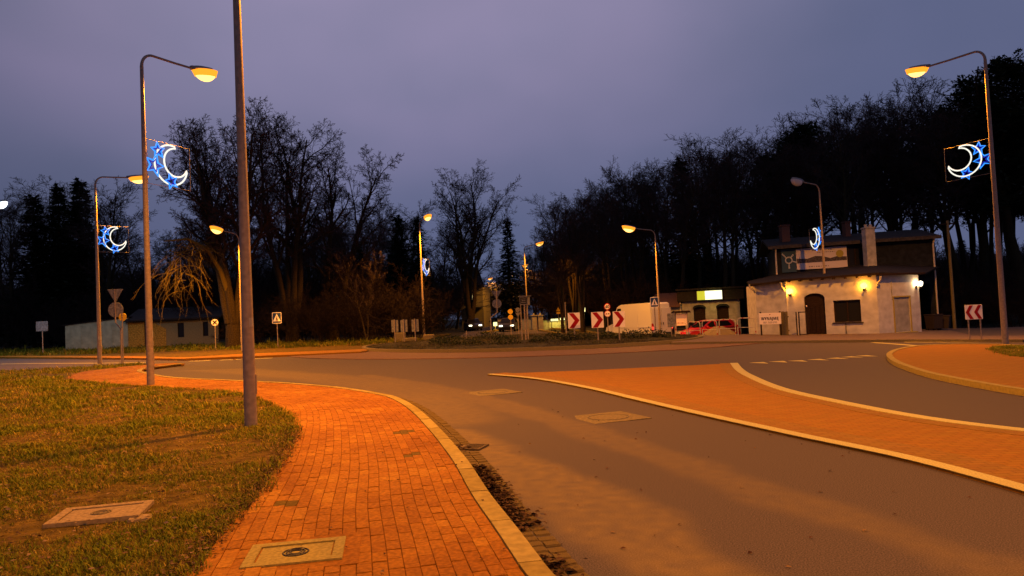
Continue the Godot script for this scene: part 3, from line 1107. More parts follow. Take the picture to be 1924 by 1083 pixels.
	struct("sidewalk_kerb", ribbon(rl, -0.16, 0.0, 0.115, 0.14), M.kerb)
	struct("lawn", slab(PackedVector2Array([Vector2(16.18, -24.62), Vector2(15.06, -23.16), Vector2(14.24, -21.74), Vector2(13.73, -20.36), Vector2(13.65, -19.41), Vector2(14.33, -17.51), Vector2(18.43, -22.48), Vector2(16.66, -24.05)]), 0.118, 0.02), M.turf, "small patch of mown grass at the foot of the tall lamp")
	# the road that leads off north, with its kerbs
	struct("north_road", slab(PackedVector2Array([Vector2(-4.5, -57), Vector2(4.5, -57), Vector2(1.0, -90), Vector2(-4.0, -165), Vector2(-9.5, -165), Vector2(-5.5, -90)]), 0.0, 0.0), M.asphalt)
	for kl in [[Vector2(3.67, -83.67), Vector2(5.37, -73.04), Vector2(6.65, -59.55), Vector2(7.79, -54.04)], [Vector2(2.53, -73.77), Vector2(3.50, -61.13), Vector2(4.13, -51.02)], [Vector2(-3.13, -70.72), Vector2(-2.07, -79.49), Vector2(-1.24, -82.27)]]:
		struct("verge_kerb", ribbon(smooth_line(kl, 0.8), -0.12, 0.12, 0.14, 0.16), M.kerb)

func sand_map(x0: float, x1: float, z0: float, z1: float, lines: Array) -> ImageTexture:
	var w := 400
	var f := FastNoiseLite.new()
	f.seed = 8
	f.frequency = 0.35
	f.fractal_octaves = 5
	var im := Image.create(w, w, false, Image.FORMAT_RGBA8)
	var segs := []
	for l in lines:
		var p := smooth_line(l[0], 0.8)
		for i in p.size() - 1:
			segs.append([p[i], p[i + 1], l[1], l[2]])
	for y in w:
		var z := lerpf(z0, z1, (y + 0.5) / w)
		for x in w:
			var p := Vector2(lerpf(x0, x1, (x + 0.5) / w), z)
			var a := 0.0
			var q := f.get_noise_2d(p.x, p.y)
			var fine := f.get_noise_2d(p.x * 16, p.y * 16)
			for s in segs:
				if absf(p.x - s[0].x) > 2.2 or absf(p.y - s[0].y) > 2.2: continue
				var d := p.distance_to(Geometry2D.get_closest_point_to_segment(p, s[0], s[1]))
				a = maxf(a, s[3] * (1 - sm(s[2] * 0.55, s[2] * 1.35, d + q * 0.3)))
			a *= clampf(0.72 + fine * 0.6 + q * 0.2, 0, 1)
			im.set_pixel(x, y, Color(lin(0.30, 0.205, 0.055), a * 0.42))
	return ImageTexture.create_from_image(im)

# ---------------------------------------------------------------- the brick path at the viewer's feet
func build_path():
	var road_side: Array = [Vector2(1.9, 3.0), Vector2(1.15, 0.0), Vector2(0.68, -2.6)]
	road_side.append_array([Vector2(0.19, -4.52), Vector2(0.16, -4.61), Vector2(-0.04, -5.55), Vector2(-0.28, -6.64), Vector2(-0.55, -8.06), Vector2(-0.82, -9.30), Vector2(-1.16, -10.73), Vector2(-1.61, -12.48), Vector2(-2.12, -14.15), Vector2(-2.72, -15.55), Vector2(-4.23, -17.66), Vector2(-5.68, -19.13), Vector2(-7.24, -20.40), Vector2(-8.93, -21.63), Vector2(-10.63, -22.94), Vector2(-12.11, -24.67), Vector2(-13.36, -26.36), Vector2(-13.95, -27.38), Vector2(-14.38, -28.67), Vector2(-14.32, -29.98), Vector2(-14.09, -31.18)])
	kerb_line = smooth_line(road_side, 0.1)
	var edge: Array = [Vector2(-2.4, 3.0), Vector2(-2.25, -2.5)]
	edge.append_array([Vector2(-2.20, -4.75), Vector2(-2.36, -5.93), Vector2(-2.58, -7.47), Vector2(-2.88, -9.10), Vector2(-3.42, -11.23), Vector2(-3.97, -12.73), Vector2(-5.05, -14.80), Vector2(-6.81, -17.39), Vector2(-9.60, -19.48), Vector2(-11.81, -21.16), Vector2(-13.56, -22.83), Vector2(-15.06, -24.57), Vector2(-16.24, -27.34), Vector2(-16.31, -29.27), Vector2(-15.66, -31.45), Vector2(-14.85, -32.08)])
	var el := smooth_line(edge, 0.25)
	path_area = kerb_line.duplicate()
	var back := el.duplicate()
	back.reverse()
	path_area.append_array(back)
	var bed := struct("brick_path", slab(path_area, 0.086, 0.1), M.bed)
	# kerbstones, one metre each
	var kn := Node3D.new()
	kn.name = "kerb"
	add_child(kn)
	kn.set_meta("kind", "structure")
	var count := 0
	for i in range(0, kerb_line.size() - 3, 10):
		var e := mini(i + 10, kerb_line.size() - 1)
		var seg := kerb_line.slice(i, e + 1)
		if i < 10 and seg[0].y > 2: pass
		# a joint of 6 mm: pull both ends in
		seg[0] = seg[0].lerp(seg[1], 0.18)
		var m := ribbon(seg, 0.012, 0.165, 0.108 + rng.randf_range(-0.004, 0.004), 0.14)
		ribbon(seg, 0.0, 0.012, 0.098, 0.13, m)
		var a := offset_line(seg, 0.0)
		var b := offset_line(seg, 0.165)
		for t in [0, seg.size() - 1]:
			m.quad(gp(a[t], -0.03), gp(b[t], -0.03), gp(b[t], 0.108), gp(a[t], 0.108))
		part("kerbstone", m, M.kerbs[(i * 7 / 10) % 3], kn)
		count += 1
	# the bricks: courses that follow the kerb, then straight courses beyond the bend
	var mesh := []
	for k in 4:
		rng.seed = 300 + k
		var m := MB.new()
		var w := 0.0985 + rng.randf_range(-0.001, 0.001)
		var l := 0.1985 + rng.randf_range(-0.002, 0.001)
		var y := 0.0
		var e := 0.0035
		var b := [Vector3(-l / 2, -0.03, w / 2), Vector3(l / 2, -0.03, w / 2), Vector3(l / 2, -0.03, -w / 2), Vector3(-l / 2, -0.03, -w / 2)]
		var s := [Vector3(-l / 2, -e, w / 2), Vector3(l / 2, -e, w / 2), Vector3(l / 2, -e, -w / 2), Vector3(-l / 2, -e, -w / 2)]
		var t := [Vector3(-l / 2 + e, y, w / 2 - e), Vector3(l / 2 - e, y, w / 2 - e), Vector3(l / 2 - e, y, -w / 2 + e), Vector3(-l / 2 + e, y, -w / 2 + e)]
		for i in 4:
			var j := (i + 1) % 4
			m.quad(b[i], b[j], s[j], s[i])
			m.quad(s[i], s[j], t[j], t[i])
		m.quad(t[0], t[1], t[2], t[3])
		mesh.append(m.mesh())
	rng.seed = 12
	var covers := [[cover_mid, cover_x, 0.345, 0.27]]
	var places := []
	var bend := -22.0
	for row in 46:
		var off := 0.222 + row * 0.1015
		var l := offset_line(kerb_line, off)
		for q in resample(l, 0.2015, rng.randf() * 0.2):
			var p: Vector2 = q[0]
			if p.y < bend or p.y > -2.4 or p.x < -14: continue
			places.append([p, q[1], row])
	var gx := Vector2(-0.62, -0.785)
	var gz := Vector2(gx.y, -gx.x)
	for i in range(-90, 90):
		for j in range(-130, 130):
			var p := Vector2(-13, -26) + gx * (i * 0.2015 + (0.1 if j % 2 else 0.0)) + gz * (j * 0.1015)
			if p.y >= bend and p.x > -14: continue
			places.append([p, gx, j])
	var inside := []
	for q in places:
		var p: Vector2 = q[0]
		if not Geometry2D.is_point_in_polygon(p, path_area): continue
		var skip := false
		for c in covers:
			var d: Vector2 = p - c[0]
			if absf(d.dot(c[1])) < c[2] and absf(d.dot(Vector2(-c[1].y, c[1].x))) < c[3]: skip = true
		if skip: continue
		inside.append(q)
	# the 300 that show largest are bricks of their own
	var order := []
	for i in inside.size():
		var p: Vector2 = inside[i][0]
		var seen: bool = p.y < -4.75 and p.x / -p.y < 0.12 and p.x / -p.y > -0.47
		order.append([p.length() if seen else 1000.0 + p.length(), i])
	order.sort_custom(func(a, b): return a[0] < b[0])
	var mm := MultiMesh.new()
	mm.transform_format = MultiMesh.TRANSFORM_3D
	mm.use_colors = true
	mm.mesh = mesh[0]
	mm.instance_count = maxi(0, inside.size() - 300)
	var tone := FastNoiseLite.new()
	tone.frequency = 0.5
	tone.seed = 5
	for k in order.size():
		var q: Array = inside[order[k][1]]
		var p: Vector2 = q[0]
		var d: Vector2 = q[1]
		var b := Basis(Vector3(d.x, 0, d.y), Vector3.UP, Vector3(-d.y, 0, d.x))
		b = b * Basis(Vector3.RIGHT, rng.randfn() * 0.014) * Basis(Vector3.BACK, rng.randfn() * 0.009) * Basis(Vector3.UP, rng.randfn() * 0.006)
		var x := Transform3D(b, gp(p, 0.1 + rng.randf_range(-0.004, 0.002)))
		var v := tone.get_noise_2d(p.x, p.y) * 1.3 + rng.randfn() * 0.3
		var moss := false
		for e in [[Vector2(-1.65, -10.40), 0.17], [Vector2(-1.26, -8.64), 0.13], [Vector2(-2.06, -6.56), 0.14], [Vector2(-1.74, -6.52), 0.1]]:
			if p.distance_to(e[0]) < e[1] * rng.randf_range(0.75, 1.1): moss = true
		var pick := clampi(int((v + 0.9) / 1.8 * 6), 0, 5)
		if k < 300:
			var o := MeshInstance3D.new()
			o.mesh = mesh[k % 4]
			o.material_override = M.brick_moss if moss else M.bricks[pick]
			o.name = "brick" if k == 0 else "brick_%03d" % k
			bed.add_child(o)
			o.transform = x
		else:
			mm.set_instance_transform(k - 300, x)
			var c: Color = M.brick_moss.albedo_color if moss else M.bricks[pick].albedo_color
			mm.set_instance_color(k - 300, c.srgb_to_linear())
	var mi := MultiMeshInstance3D.new()
	mi.name = "far_bricks"
	mi.multimesh = mm
	mi.material_override = M.brick_mass
	mi.set_meta("kind", "stuff")
	bed.add_child(mi)
	# the grass verge beside it
	var ga := PackedVector2Array()
	ga.append_array(el.slice(0, el.size() - 6))
	ga.append_array(PackedVector2Array([Vector2(-16.00, -32.14), Vector2(-17.78, -31.49), Vector2(-19.43, -30.84), Vector2(-21.33, -30.36), Vector2(-26.18, -28.44)]))
	ga.append_array(PackedVector2Array([Vector2(-40, 3)]))
	grass_area = ga
	struct("grass_verge", slab(ga, 0.094, 0.1), M.turf)

var cover_mid := Vector2(-1.59, -5.15)
var cover_x := Vector2(0.985, -0.17)

func concrete_cover(called: String, label: String, p: Vector2, d: Vector2, w: float, l: float, up: float, m: Material, ring: float, lid := true):
	var o := thing(called, label, "manhole cover", gp(p, up), atan2(-d.y, d.x))
	var f := MB.new()
	var b := 0.075
	var side := [[0, l / 2 - b / 2, w, b], [0, -l / 2 + b / 2, w, b], [w / 2 - b / 2, 0, b, l - 2 * b - 0.004], [-w / 2 + b / 2, 0, b, l - 2 * b - 0.004]]
	for s in side:
		f.box(Vector3(s[0], 0.0, s[1]), Vector3(s[2], 0.04, s[3]), 0.004)
	part("frame", f, m, o)
	if lid:
		var mb := MB.new()
		mb.box(Vector3(0, -0.008, 0), Vector3(w + 0.22, 0.03, l + 0.22), 0.004)
		part("cut_brick_bed", mb, M.bricks[1], o)
	var c := MB.new()
	c.box(Vector3(0, -0.008, 0), Vector3(w - 2 * b - 0.016, 0.036, l - 2 * b - 0.016), 0.004)
	var n := part("lid", c, m, o)
	var r := MB.new()
	var up3 := Transform3D(Basis(Vector3.RIGHT, -PI / 2), Vector3(0, 0.012, 0))
	for rr in [ring, ring * 0.72, ring * 0.45]:
		var pts := PackedVector3Array()
		for i in 22:
			pts.append(Vector3(cos(TAU * i / 22) * rr, 0.011, sin(TAU * i / 22) * rr))
		r.tube(pts, PackedFloat32Array([0.007]), 5, false, true)
	for i in 4:
		var a := PI / 4 + i * PI / 2
		r.at(Transform3D(Basis(Vector3.UP, a), Vector3(0, 0.012, 0))).box(Vector3(ring * 0.72, 0, 0), Vector3(ring * 0.3, 0.012, 0.02))
	part("iron_emblem", r, M.iron if lid else M.worn_concrete, n)

# ---------------------------------------------------------------- lamps
func build_lamps():
	var so := Color(1.0, 0.615, 0.12)
	var E := 195.0
	lamp(Vector2(-4.20, -11.56), 9.4, Vector3(0.6, 0, -0.8), 1.9, "tall grey lamp post in the grass closest to the viewer with a pale sticker", E, M.sodium, so, 0.1, [[1.72, 0.09, 0.1, 0.14], [1.55, 0.05, 1.5, 0.3]])
	lamp(Vector2(-10.15, -20.38), 9.62, Vector3(0.364, 0, -0.932), 2.0, "lamp post at the grass edge carrying the largest moon decoration of the west side", E, M.sodium, so, 0.1, [[1.5, 0.08, 0.4, 0.2], [1.25, 0.06, 0.5, 0.12]])
	lamp(Vector2(-19.84, -35.01), 9.2, Vector3(0.70, 0, -0.71), 1.6, "lamp post behind the bend of the brick path before the pale green shed", E, M.sodium, so, 0.1, [[1.25, 0.2, 0.2, 0.16]])
	lamp(Vector2(-16.44, -44.23), 7.3, Vector3(-0.285, 0, 0.96), 1.6, "lamp post on the far cycle path whose lamp lights the old tree trunk", E * 0.75, M.sodium, so, 0.08)
	lamp(Vector2(-6.78, -55.15), 9.1, Vector3(0.43, 0, 0.90), 1.6, "lamp post behind the roundabout island with a narrow moon decoration and three sign backs", E, M.sodium, so, 0.1)
	lamp(Vector2(1.49, -78.00), 9.1, Vector3(0.75, 0, 0.66), 1.8, "lamp post on the north road behind the double board sign", E * 0.8, M.sodium, so)
	lamp(Vector2(0.16, -110.00), 9.0, Vector3(0.9, 0, 0.43), 1.8, "thin distant lamp post on the north road above the yellow signs", E * 0.8, M.sodium, Color(1.0, 0.68, 0.22))
	lamp(Vector2(-6.18, -145.00), 9.0, Vector3(0.9, 0, 0.43), 1.8, "most distant lamp post beside the house with lit windows", E * 0.8, M.sodium, Color(1.0, 0.72, 0.26))
	lamp(Vector2(9.37, -47.00), 7.4, Vector3(-0.88, 0, 0.47), 1.7, "lamp post behind the white van with its lamp lit", E * 0.42, M.sodium, so, 0.08)
	lamp(Vector2(17.60, -41.11), 8.6, Vector3(-0.85, 0, 0.5), 1.5, "unlit lamp post standing before the white building", 0.0, M.dead_lens, so, 0.09)
	lamp(Vector2(17.58, -26.30), 10.95, Vector3(-0.384, 0, -0.918), 2.35, "tall lamp post at the red sidewalk beside the double chevron sign", E * 1.2, M.sodium, so, 0.11)
	lamp(Vector2(-31.99, -44.00), 9.3, Vector3(0.9, 0, 0.4), 1.8, "lamp post with a cold white lamp over the far end of the west road", E * 0.25, M.led_white, Color(0.8, 0.9, 1.0), 0.1)
	# a lamp of the same row stands behind the viewer, on the other side of the road
	lamp(Vector2(9.5, 1.5), 9.4, Vector3(-0.95, 0, -0.3), 2.0, "lamp post across the road beside the viewer", E * 0.9, M.sodium, so, 0.1)
	var p1: Vector2 = Vector2(-10.15, -20.38)
	moon_light(gp(p1), Vector3(0.364, 0, -0.932), 5.75, 1.55, "moon and stars light on the lamp post at the grass edge")
	var p2: Vector2 = Vector2(-19.84, -35.01)
	moon_light(gp(p2), Vector3(0.674, 0, -0.738), 5.4, 1.35, "moon and stars light on the post before the pale green shed")
	var p4: Vector2 = Vector2(-6.78, -55.15)
	moon_light(gp(p4), Vector3(0.286, 0, -0.96), 4.95, 1.5, "narrow looking moon and stars light behind the roundabout island")
	var p9: Vector2 = Vector2(17.60, -41.11)
	moon_light(gp(p9), Vector3(-0.04, 0, -1.0), 4.85, 1.5, "moon and stars light on the unlit post over the banner")
	var p10: Vector2 = Vector2(17.58, -26.30)
	moon_light(gp(p10), Vector3(-0.384, 0, -0.918), 6.25, 1.72, "moon and stars light on the tall post by the red sidewalk")

# ---------------------------------------------------------------- buildings
func flat(p: Vector2) -> Vector3:
	return Vector3(p.x, -0.0135 * p.x, p.y)

func sconce(called: String, label: String, p: Vector3, out_dir: Vector3, lens: Material, c: Color, e: float, size := 1.0):
	var o := thing(called, label, "wall lamp", p, atan2(out_dir.x, out_dir.z))
	var b := MB.new()
	b.box(Vector3(0, -0.12, 0.03), Vector3(0.1, 0.2, 0.06), 0.01)
	b.pole(Vector3(0, -0.16, 0.05), Vector3(0, -0.16, 0.28), 0.016, 0.016, 6)
	b.pole(Vector3(0, -0.2, 0.28), Vector3(0, -0.10, 0.28), 0.05, 0.07, 10)
	part("bracket", b, M.iron, o)
	var g := MB.new()
	g.tube(PackedVector3Array([Vector3(0, -0.10, 0.28), Vector3(0, 0.0, 0.28), Vector3(0, 0.12, 0.28), Vector3(0, 0.19, 0.28)]), PackedFloat32Array([0.07 * size, 0.15 * size, 0.16 * size, 0.05 * size]), 12)
	part("lamp_shade", g, lens, o)
	small_light(o, Vector3(0, 0.06, 0.085), c, e, 0.03)

func build_buildings():
	# --- the white building on the east side
	var b0: Vector2 = Vector2(14.02, -42.17)
	var b1: Vector2 = Vector2(15.06, -40.46)
	var b2: Vector2 = Vector2(18.91, -37.95)
	var b3: Vector2 = Vector2(21.92, -39.44)
	var b4 := Vector2(23.9, -43.6)
	var u1: Vector2 = Vector2(16.40, -45.20)
	var u2: Vector2 = Vector2(24.87, -43.00)
	var o := thing("white_building", "low white building with a dark upper storey, arched door and big banner", "building", flat(b1))
	var og := o.position
	var w := MB.new()
	wall(w, face(Vector2(14.6, -45.6), b0, og), Vector2(14.6, -45.6).distance_to(b0), -0.6, 2.95, 0.25, [])
	wall(w, face(b0, b1, og), b0.distance_to(b1) + 0.1, -0.6, 3.0, 0.25, [])
	var L := b1.distance_to(b2)
	var k := L / 174.0
	var door := [37 * k, 77 * k, -0.6, 2.3]
	var win := [93 * k, 143 * k, 0.68, 1.85]
	wall(w, face(b1, b2, og), L, -0.6, 3.12, 0.3, [door, win])
	var L2 := b2.distance_to(b3)
	var k2 := L2 / 78.0
	wall(w, face(b2, b3, og), L2, -0.6, 3.05, 0.25, [[29 * k2, 58 * k2, 0.05, 1.85]])
	wall(w, face(b3, b4, og), b3.distance_to(b4), -0.6, 3.05, 0.25, [])
	var x := face(b1, b2, og)
	# the corners above the door's arch
	for s in [0, 1]:
		var p := PackedVector2Array()
		var du: float = door[1] - door[0]
		for i in 9:
			var a := PI / 2 * i / 8.0
			p.append(Vector2((door[0] if s == 0 else door[1]) + (1 - cos(a)) * du / 2 * (1 if s == 0 else -1), 2.3 - 0.28 * (1 - sin(a))))
		p.append(Vector2(door[0] if s == 0 else door[1], 2.3))
		w.at(x).prism(p, -0.28, -0.003)
	w.at(Transform3D())
	part("wall", w, M.plaster, o)
	var d := MB.new()
	d.at(x).box(Vector3((door[0] + door[1]) / 2, 0.8, -0.2), Vector3(door[1] - door[0], 3.0, 0.06))
	var dn := part("door", d, M.dark_wood, o)
	for i in 4:
		var pl := MB.new()
		var pw: float = (door[1] - door[0] - 0.16) / 4
		pl.at(x).box(Vector3(door[0] + 0.08 + pw * (i + 0.5), 0.78, -0.16), Vector3(pw - 0.02, 1.62, 0.03), 0.006)
		part("plank", pl, M.dark_wood, dn)
	var hd := MB.new()
	hd.at(x).box(Vector3(door[0] + 0.1, 1.62, -0.1), Vector3(0.06, 0.1, 0.06), 0.015)
	part("bell", hd, M.sign_white, o)
	var wp := MB.new()
	wp.at(x).box(Vector3((win[0] + win[1]) / 2, 1.265, -0.17), Vector3(win[1] - win[0], 1.17, 0.02))
	var wn := part("window", wp, M.glass, o)
	var wf := MB.new()
	for e in [win[0] + 0.03, (win[0] + win[1]) / 2, win[1] - 0.03]:
		wf.at(x).box(Vector3(e, 1.265, -0.145), Vector3(0.06, 1.168, 0.05))
	for e in [0.71, 1.82]:
		for h in [[win[0] + 0.06, (win[0] + win[1]) / 2 - 0.03], [(win[0] + win[1]) / 2 + 0.03, win[1] - 0.06]]:
			wf.at(x).box(Vector3((h[0] + h[1]) / 2, e, -0.145), Vector3(h[1] - h[0], 0.06, 0.05))
	part("frame", wf, M.dark_wood, wn)
	var sl := MB.new()
	sl.at(x).box(Vector3((win[0] + win[1]) / 2, 0.65, 0.03), Vector3(win[1] - win[0] + 0.2, 0.055, 0.14), 0.01)
	part("sill", sl, M.dark_wood, wn)
	var cp := MB.new()
	cp.at(x).pole(Vector3(114 * k, -0.3, 0.03), Vector3(114 * k, 0.62, 0.03), 0.018, 0.018, 6)
	part("cable_pipe", cp, M.iron, o)
	var x2 := face(b2, b3, og)
	var pd := MB.new()
	pd.at(x2).box(Vector3(43.5 * k2, 0.95, -0.07), Vector3(29 * k2 - 0.01, 1.79, 0.06), 0.01)
	var pdn := part("side_door", pd, M.plaster_grey, o)
	var pf := MB.new()
	pf.at(x2)
	pf.box(Vector3(28 * k2, 0.95, 0.015), Vector3(0.07, 1.84, 0.04))
	pf.box(Vector3(59 * k2, 0.95, 0.015), Vector3(0.07, 1.84, 0.04))
	pf.box(Vector3(43.5 * k2, 1.905, 0.017), Vector3(31 * k2 + 0.09, 0.07, 0.05))
	pf.box(Vector3(43.5 * k2, -0.03, 0.12), Vector3(31 * k2 + 0.3, 0.12, 0.3), 0.02)
	part("door_frame", pf, M.concrete, pdn)
	var cr := MB.new()
	cr.at(x2).pole(Vector3(26 * k2, 1.75, 0.02), Vector3(26 * k2, 2.7, 0.02), 0.02, 0.02, 6)
	part("cable_pipe", cr, M.plaster_grey, o)
	# upper storey
	var uw := MB.new()
	var xu := face(u1, u2, og)
	var LU := u1.distance_to(u2)
	wall(uw, xu, LU, 2.6, 5.35, 0.3, [[4.15, 4.95, 3.95, 5.0]])
	var back := Vector2(2.0, -7.2)
	wall(uw, face(u2, u2 + back, og), back.length(), -0.6, 5.35, 0.3, [])
	wall(uw, face(u1 + back, u1, og), back.length(), -0.6, 5.35, 0.3, [])
	part("upper_wall", uw, M.dark_wall, o)
	var ug := MB.new()
	ug.at(xu).box(Vector3(4.55, 4.475, -0.15), Vector3(0.8, 1.05, 0.03))
	var ugn := part("upper_window", ug, M.glass, o)
	var uf := MB.new()
	for e in [4.18, 4.55, 4.92]:
		uf.at(xu).box(Vector3(e, 4.475, -0.12), Vector3(0.05, 1.05, 0.05))
	part("frame", uf, M.dark_wood, ugn)
	# main roof
	var r := MB.new()
	var du := (u2 - u1).normalized()
	var nb := Vector2(du.y, -du.x)
	var l3 := func(p: Vector2, y: float) -> Vector3: return Vector3(p.x, y, p.y) - Vector3(og.x, 0, og.z)
	var e0 := u1 - du * 0.45 - nb * 0.5
	var e1 := u2 + du * 0.35 - nb * 0.5
	sheet(r, l3.call(e0, 5.34), l3.call(e1, 5.34), l3.call(e1 + nb * 4.4, 6.15), l3.call(e0 + nb * 4.4, 6.15), 0.14)
	sheet(r, l3.call(e0 + nb * 4.4, 6.15), l3.call(e1 + nb * 4.4, 6.15), l3.call(e1 + nb * 8.6, 5.34), l3.call(e0 + nb * 8.6, 5.34), 0.14)
	var rn := part("roof", r, M.roofing, o)
	var fs := MB.new()
	fs.at(face(e0, e1, og)).box(Vector3(e0.distance_to(e1) / 2, 5.27, 0.03), Vector3(e0.distance_to(e1), 0.2, 0.05))
	part("fascia", fs, M.fascia, rn)
	for c in [[0.8, 1.9, 6.75, 0.52], [4.6, 2.6, 6.75, 0.34]]:
		var ch := MB.new()
		var q: Vector2 = u1 + du * c[0] + nb * c[1]
		ch.box(l3.call(q, (5.5 + c[2]) / 2), Vector3(c[3], c[2] - 5.5, 0.5), 0.02)
		ch.box(l3.call(q, c[2] + 0.04), Vector3(c[3] + 0.1, 0.08, 0.6), 0.02)
		part("brick_chimney", ch, M.old_brick, rn)
	# lean-to roof over the front
	var lo := MB.new()
	var mid := (b0 + b3) / 2 + Vector2(0.5, -3)
	var ev := []
	for b in [b0, b1, b2, b3]:
		ev.append(b + (b - mid).normalized() * 0.34)
	var r0 := Vector2(14.7, -45.7)
	var rd := [r0, u1 - nb * 0.01, u1 + du * 5.4 - nb * 0.01, u2 + du * 0.2 - nb * 0.01]
	var ys := [2.98, 3.12, 3.2, 3.08]
	var yr := [3.3, 3.62, 3.95, 3.55]
	for i in 3:
		sheet(lo, l3.call(ev[i], ys[i]), l3.call(ev[i + 1], ys[i + 1]), l3.call(rd[i + 1], yr[i + 1]), l3.call(rd[i], yr[i]), 0.09)
	sheet(lo, l3.call(ev[3], ys[3]), l3.call(b4 + Vector2(0.5, 0), 3.1), l3.call(rd[3] + Vector2(0.1, -0.1), 3.55), l3.call(rd[3], yr[3]), 0.09)
	var lon := part("lean_to_roof", lo, M.roofing, o)
	for i in 3:
		var fb := MB.new()
		var fa: Vector2 = ev[i]
		var fe: Vector2 = ev[i + 1]
		fb.at(face(fa, fe, og)).box(Vector3(fa.distance_to(fe) / 2, (ys[i] + ys[i + 1]) / 2 - 0.05, 0.02), Vector3(fa.distance_to(fe), 0.09, 0.035))
		part("fascia", fb, M.dark_wood, lon)
	for i in 8:
		var bm := MB.new()
		bm.at(x).box(Vector3(0.3 + i * (L - 0.6) / 7.0, 3.03, 0.2), Vector3(0.07, 0.1, 0.5))
		part("rafter_end", bm, M.dark_wood, lon)
	# white chimney in front
	var cw := MB.new()
	var cq: Vector2 = Vector2(20.94, -42.60)
	cw.box(l3.call(cq, 4.75), Vector3(0.54, 2.5, 0.5), 0.02)
	cw.box(l3.call(cq, 5.98), Vector3(0.62, 0.1, 0.58), 0.02)
	for s in [-0.14, 0.14]:
		cw.at(Transform3D(Basis(), l3.call(cq, 6.03) + Vector3(s, 0, 0))).pole(Vector3(0, 0, 0), Vector3(0, 0.16, 0), 0.1, 0.09, 10)
	part("white_chimney", cw, M.plaster_grey, o)
	# rainwater pipes
	for pp in [[u1, 5.2, 3.3, -0.15], [u2, 5.2, 0.0, 0.15]]:
		var pm := MB.new()
		var q: Vector2 = pp[0] - nb * 0.12
		pm.tube(PackedVector3Array([l3.call(q - nb * 0.3, pp[1]), l3.call(q, pp[1] - 0.3), l3.call(q, pp[2])]), PackedFloat32Array([0.05]), 8)
		part("downpipe", pm, M.pipe, o)
	for pp in [[b1, 1.0, -0.3], [b2, 1.0, 0.35], [b0, 0.4, -0.2]]:
		var pm := MB.new()
		var q: Vector2 = pp[0]
		var od: Vector2 = (q - mid).normalized()
		pm.tube(PackedVector3Array([l3.call(q + od * 0.42, 2.98), l3.call(q + od * 0.36, 2.8), l3.call(q + od * 0.1, 2.62), l3.call(q + od * 0.06, 2.5)]), PackedFloat32Array([0.05]), 8)
		part("gutter_elbow", pm, M.pipe, lon)
	# lamps on the front
	var wo := Vector3(x.basis.z)
	sconce("wall_lamp", "glowing wall lamp between the arched door and the building's white corner", og + x * Vector3(11 * k, 2.42, 0), wo, M.sconce, Color(1.0, 0.60, 0.12), 2.2)
	sconce("wall_lamp", "glowing wall lamp above the wide window of the white building", og + x * Vector3(152 * k, 2.5, 0), wo, M.sconce, Color(1.0, 0.60, 0.12), 2.2)
	var x3 := face(b3, b4, og)
	sconce("wall_lamp", "bright white lamp at the outer corner of the white building near the bins", og + x2 * Vector3(L2 - 0.25, 2.5, 0), x2.basis.z, M.sconce_white, Color(1.0, 0.8, 0.52), 1.2, 0.75)
	# the banner on the upper storey
	var bn := thing("banner", "wide banner with blue emblem panel and pale picture panel on the dark storey", "banner", og + xu * Vector3(0, 0, 0.06))
	bn.basis = xu.basis
	var bb := MB.new()
	bb.box(Vector3(0.74, 4.42, 0), Vector3(0.84, 1.42, 0.04), 0.005)
	var bbn := part("blue_panel", bb, M.banner_blue, bn)
	var lg := MB.new()
	var lp := PackedVector3Array()
	for i in 18:
		lp.append(Vector3(0.74 + cos(TAU * i / 18) * 0.19, 4.45 + sin(TAU * i / 18) * 0.19, 0.022))
	lg.tube(lp, PackedFloat32Array([0.045]), 5, false, true)
	for a in [[2.3, 0.36], [0.9, 0.24], [-0.35, 0.3], [-1.57, 0.32]]:
		var dir := Vector3(cos(a[0]), sin(a[0]), 0)
		lg.tube(PackedVector3Array([Vector3(0.74, 4.45, 0.022) + dir * 0.2, Vector3(0.74, 4.45, 0.022) + dir * (0.2 + a[1])]), PackedFloat32Array([0.035, 0.055]), 5)
	part("emblem", lg, M.banner_logo, bbn)
	var bw := MB.new()
	bw.box(Vector3(2.62, 4.47, 0.0), Vector3(2.88, 1.27, 0.04), 0.005)
	var bwn := part("picture_panel", bw, M.banner_white, bn)
	var st := MB.new()
	st.at(Transform3D(Basis(), Vector3(2.62, 4.38, 0.02)))
	st.prism(PackedVector2Array([Vector2(-1.42, -0.16), Vector2(1.42, -0.12), Vector2(1.42, 0.1), Vector2(0.9, 0.16), Vector2(0.5, 0.06), Vector2(0.1, 0.2), Vector2(-0.35, 0.24), Vector2(-0.8, 0.1), Vector2(-1.42, 0.14)]), 0, 0.003)
	part("picture_strip", st, M.banner_grey, bwn)
	var sn := MB.new()
	sn.at(Transform3D(Basis(), Vector3(3.66, 4.68, 0.021))).prism(ngon(0.22, 20), 0, 0.004)
	part("yellow_disc", sn, M.banner_sun, bwn)
	for t in [[2.75, 4.97, 1.35, 0.06], [2.9, 4.83, 1.1, 0.045], [2.45, 3.98, 1.2, 0.06]]:
		for i in 9:
			var tx := MB.new()
			var ww: float = t[2] / 9.0
			tx.box(Vector3(t[0] - t[2] / 2 + ww * (i + 0.5), t[1], 0.023), Vector3(ww * (0.55 + 0.3 * sin(i * 2.1)), t[3], 0.004))
			part("print_mark", tx, M.banner_text, bwn)
	# --- the small building behind the car park
	var ca: Vector2 = Vector2(12.46, -54.00)
	var cb: Vector2 = Vector2(16.42, -53.00)
	var c := thing("small_building", "low pale building with two arched openings under a lit yellow sign", "building", flat(ca))
	var cg := c.position
	var xc := face(ca, cb, cg)
	var LC := ca.distance_to(cb)
	var kc := LC / 109.0
	var m2 := MB.new()
	var yt := 2.22
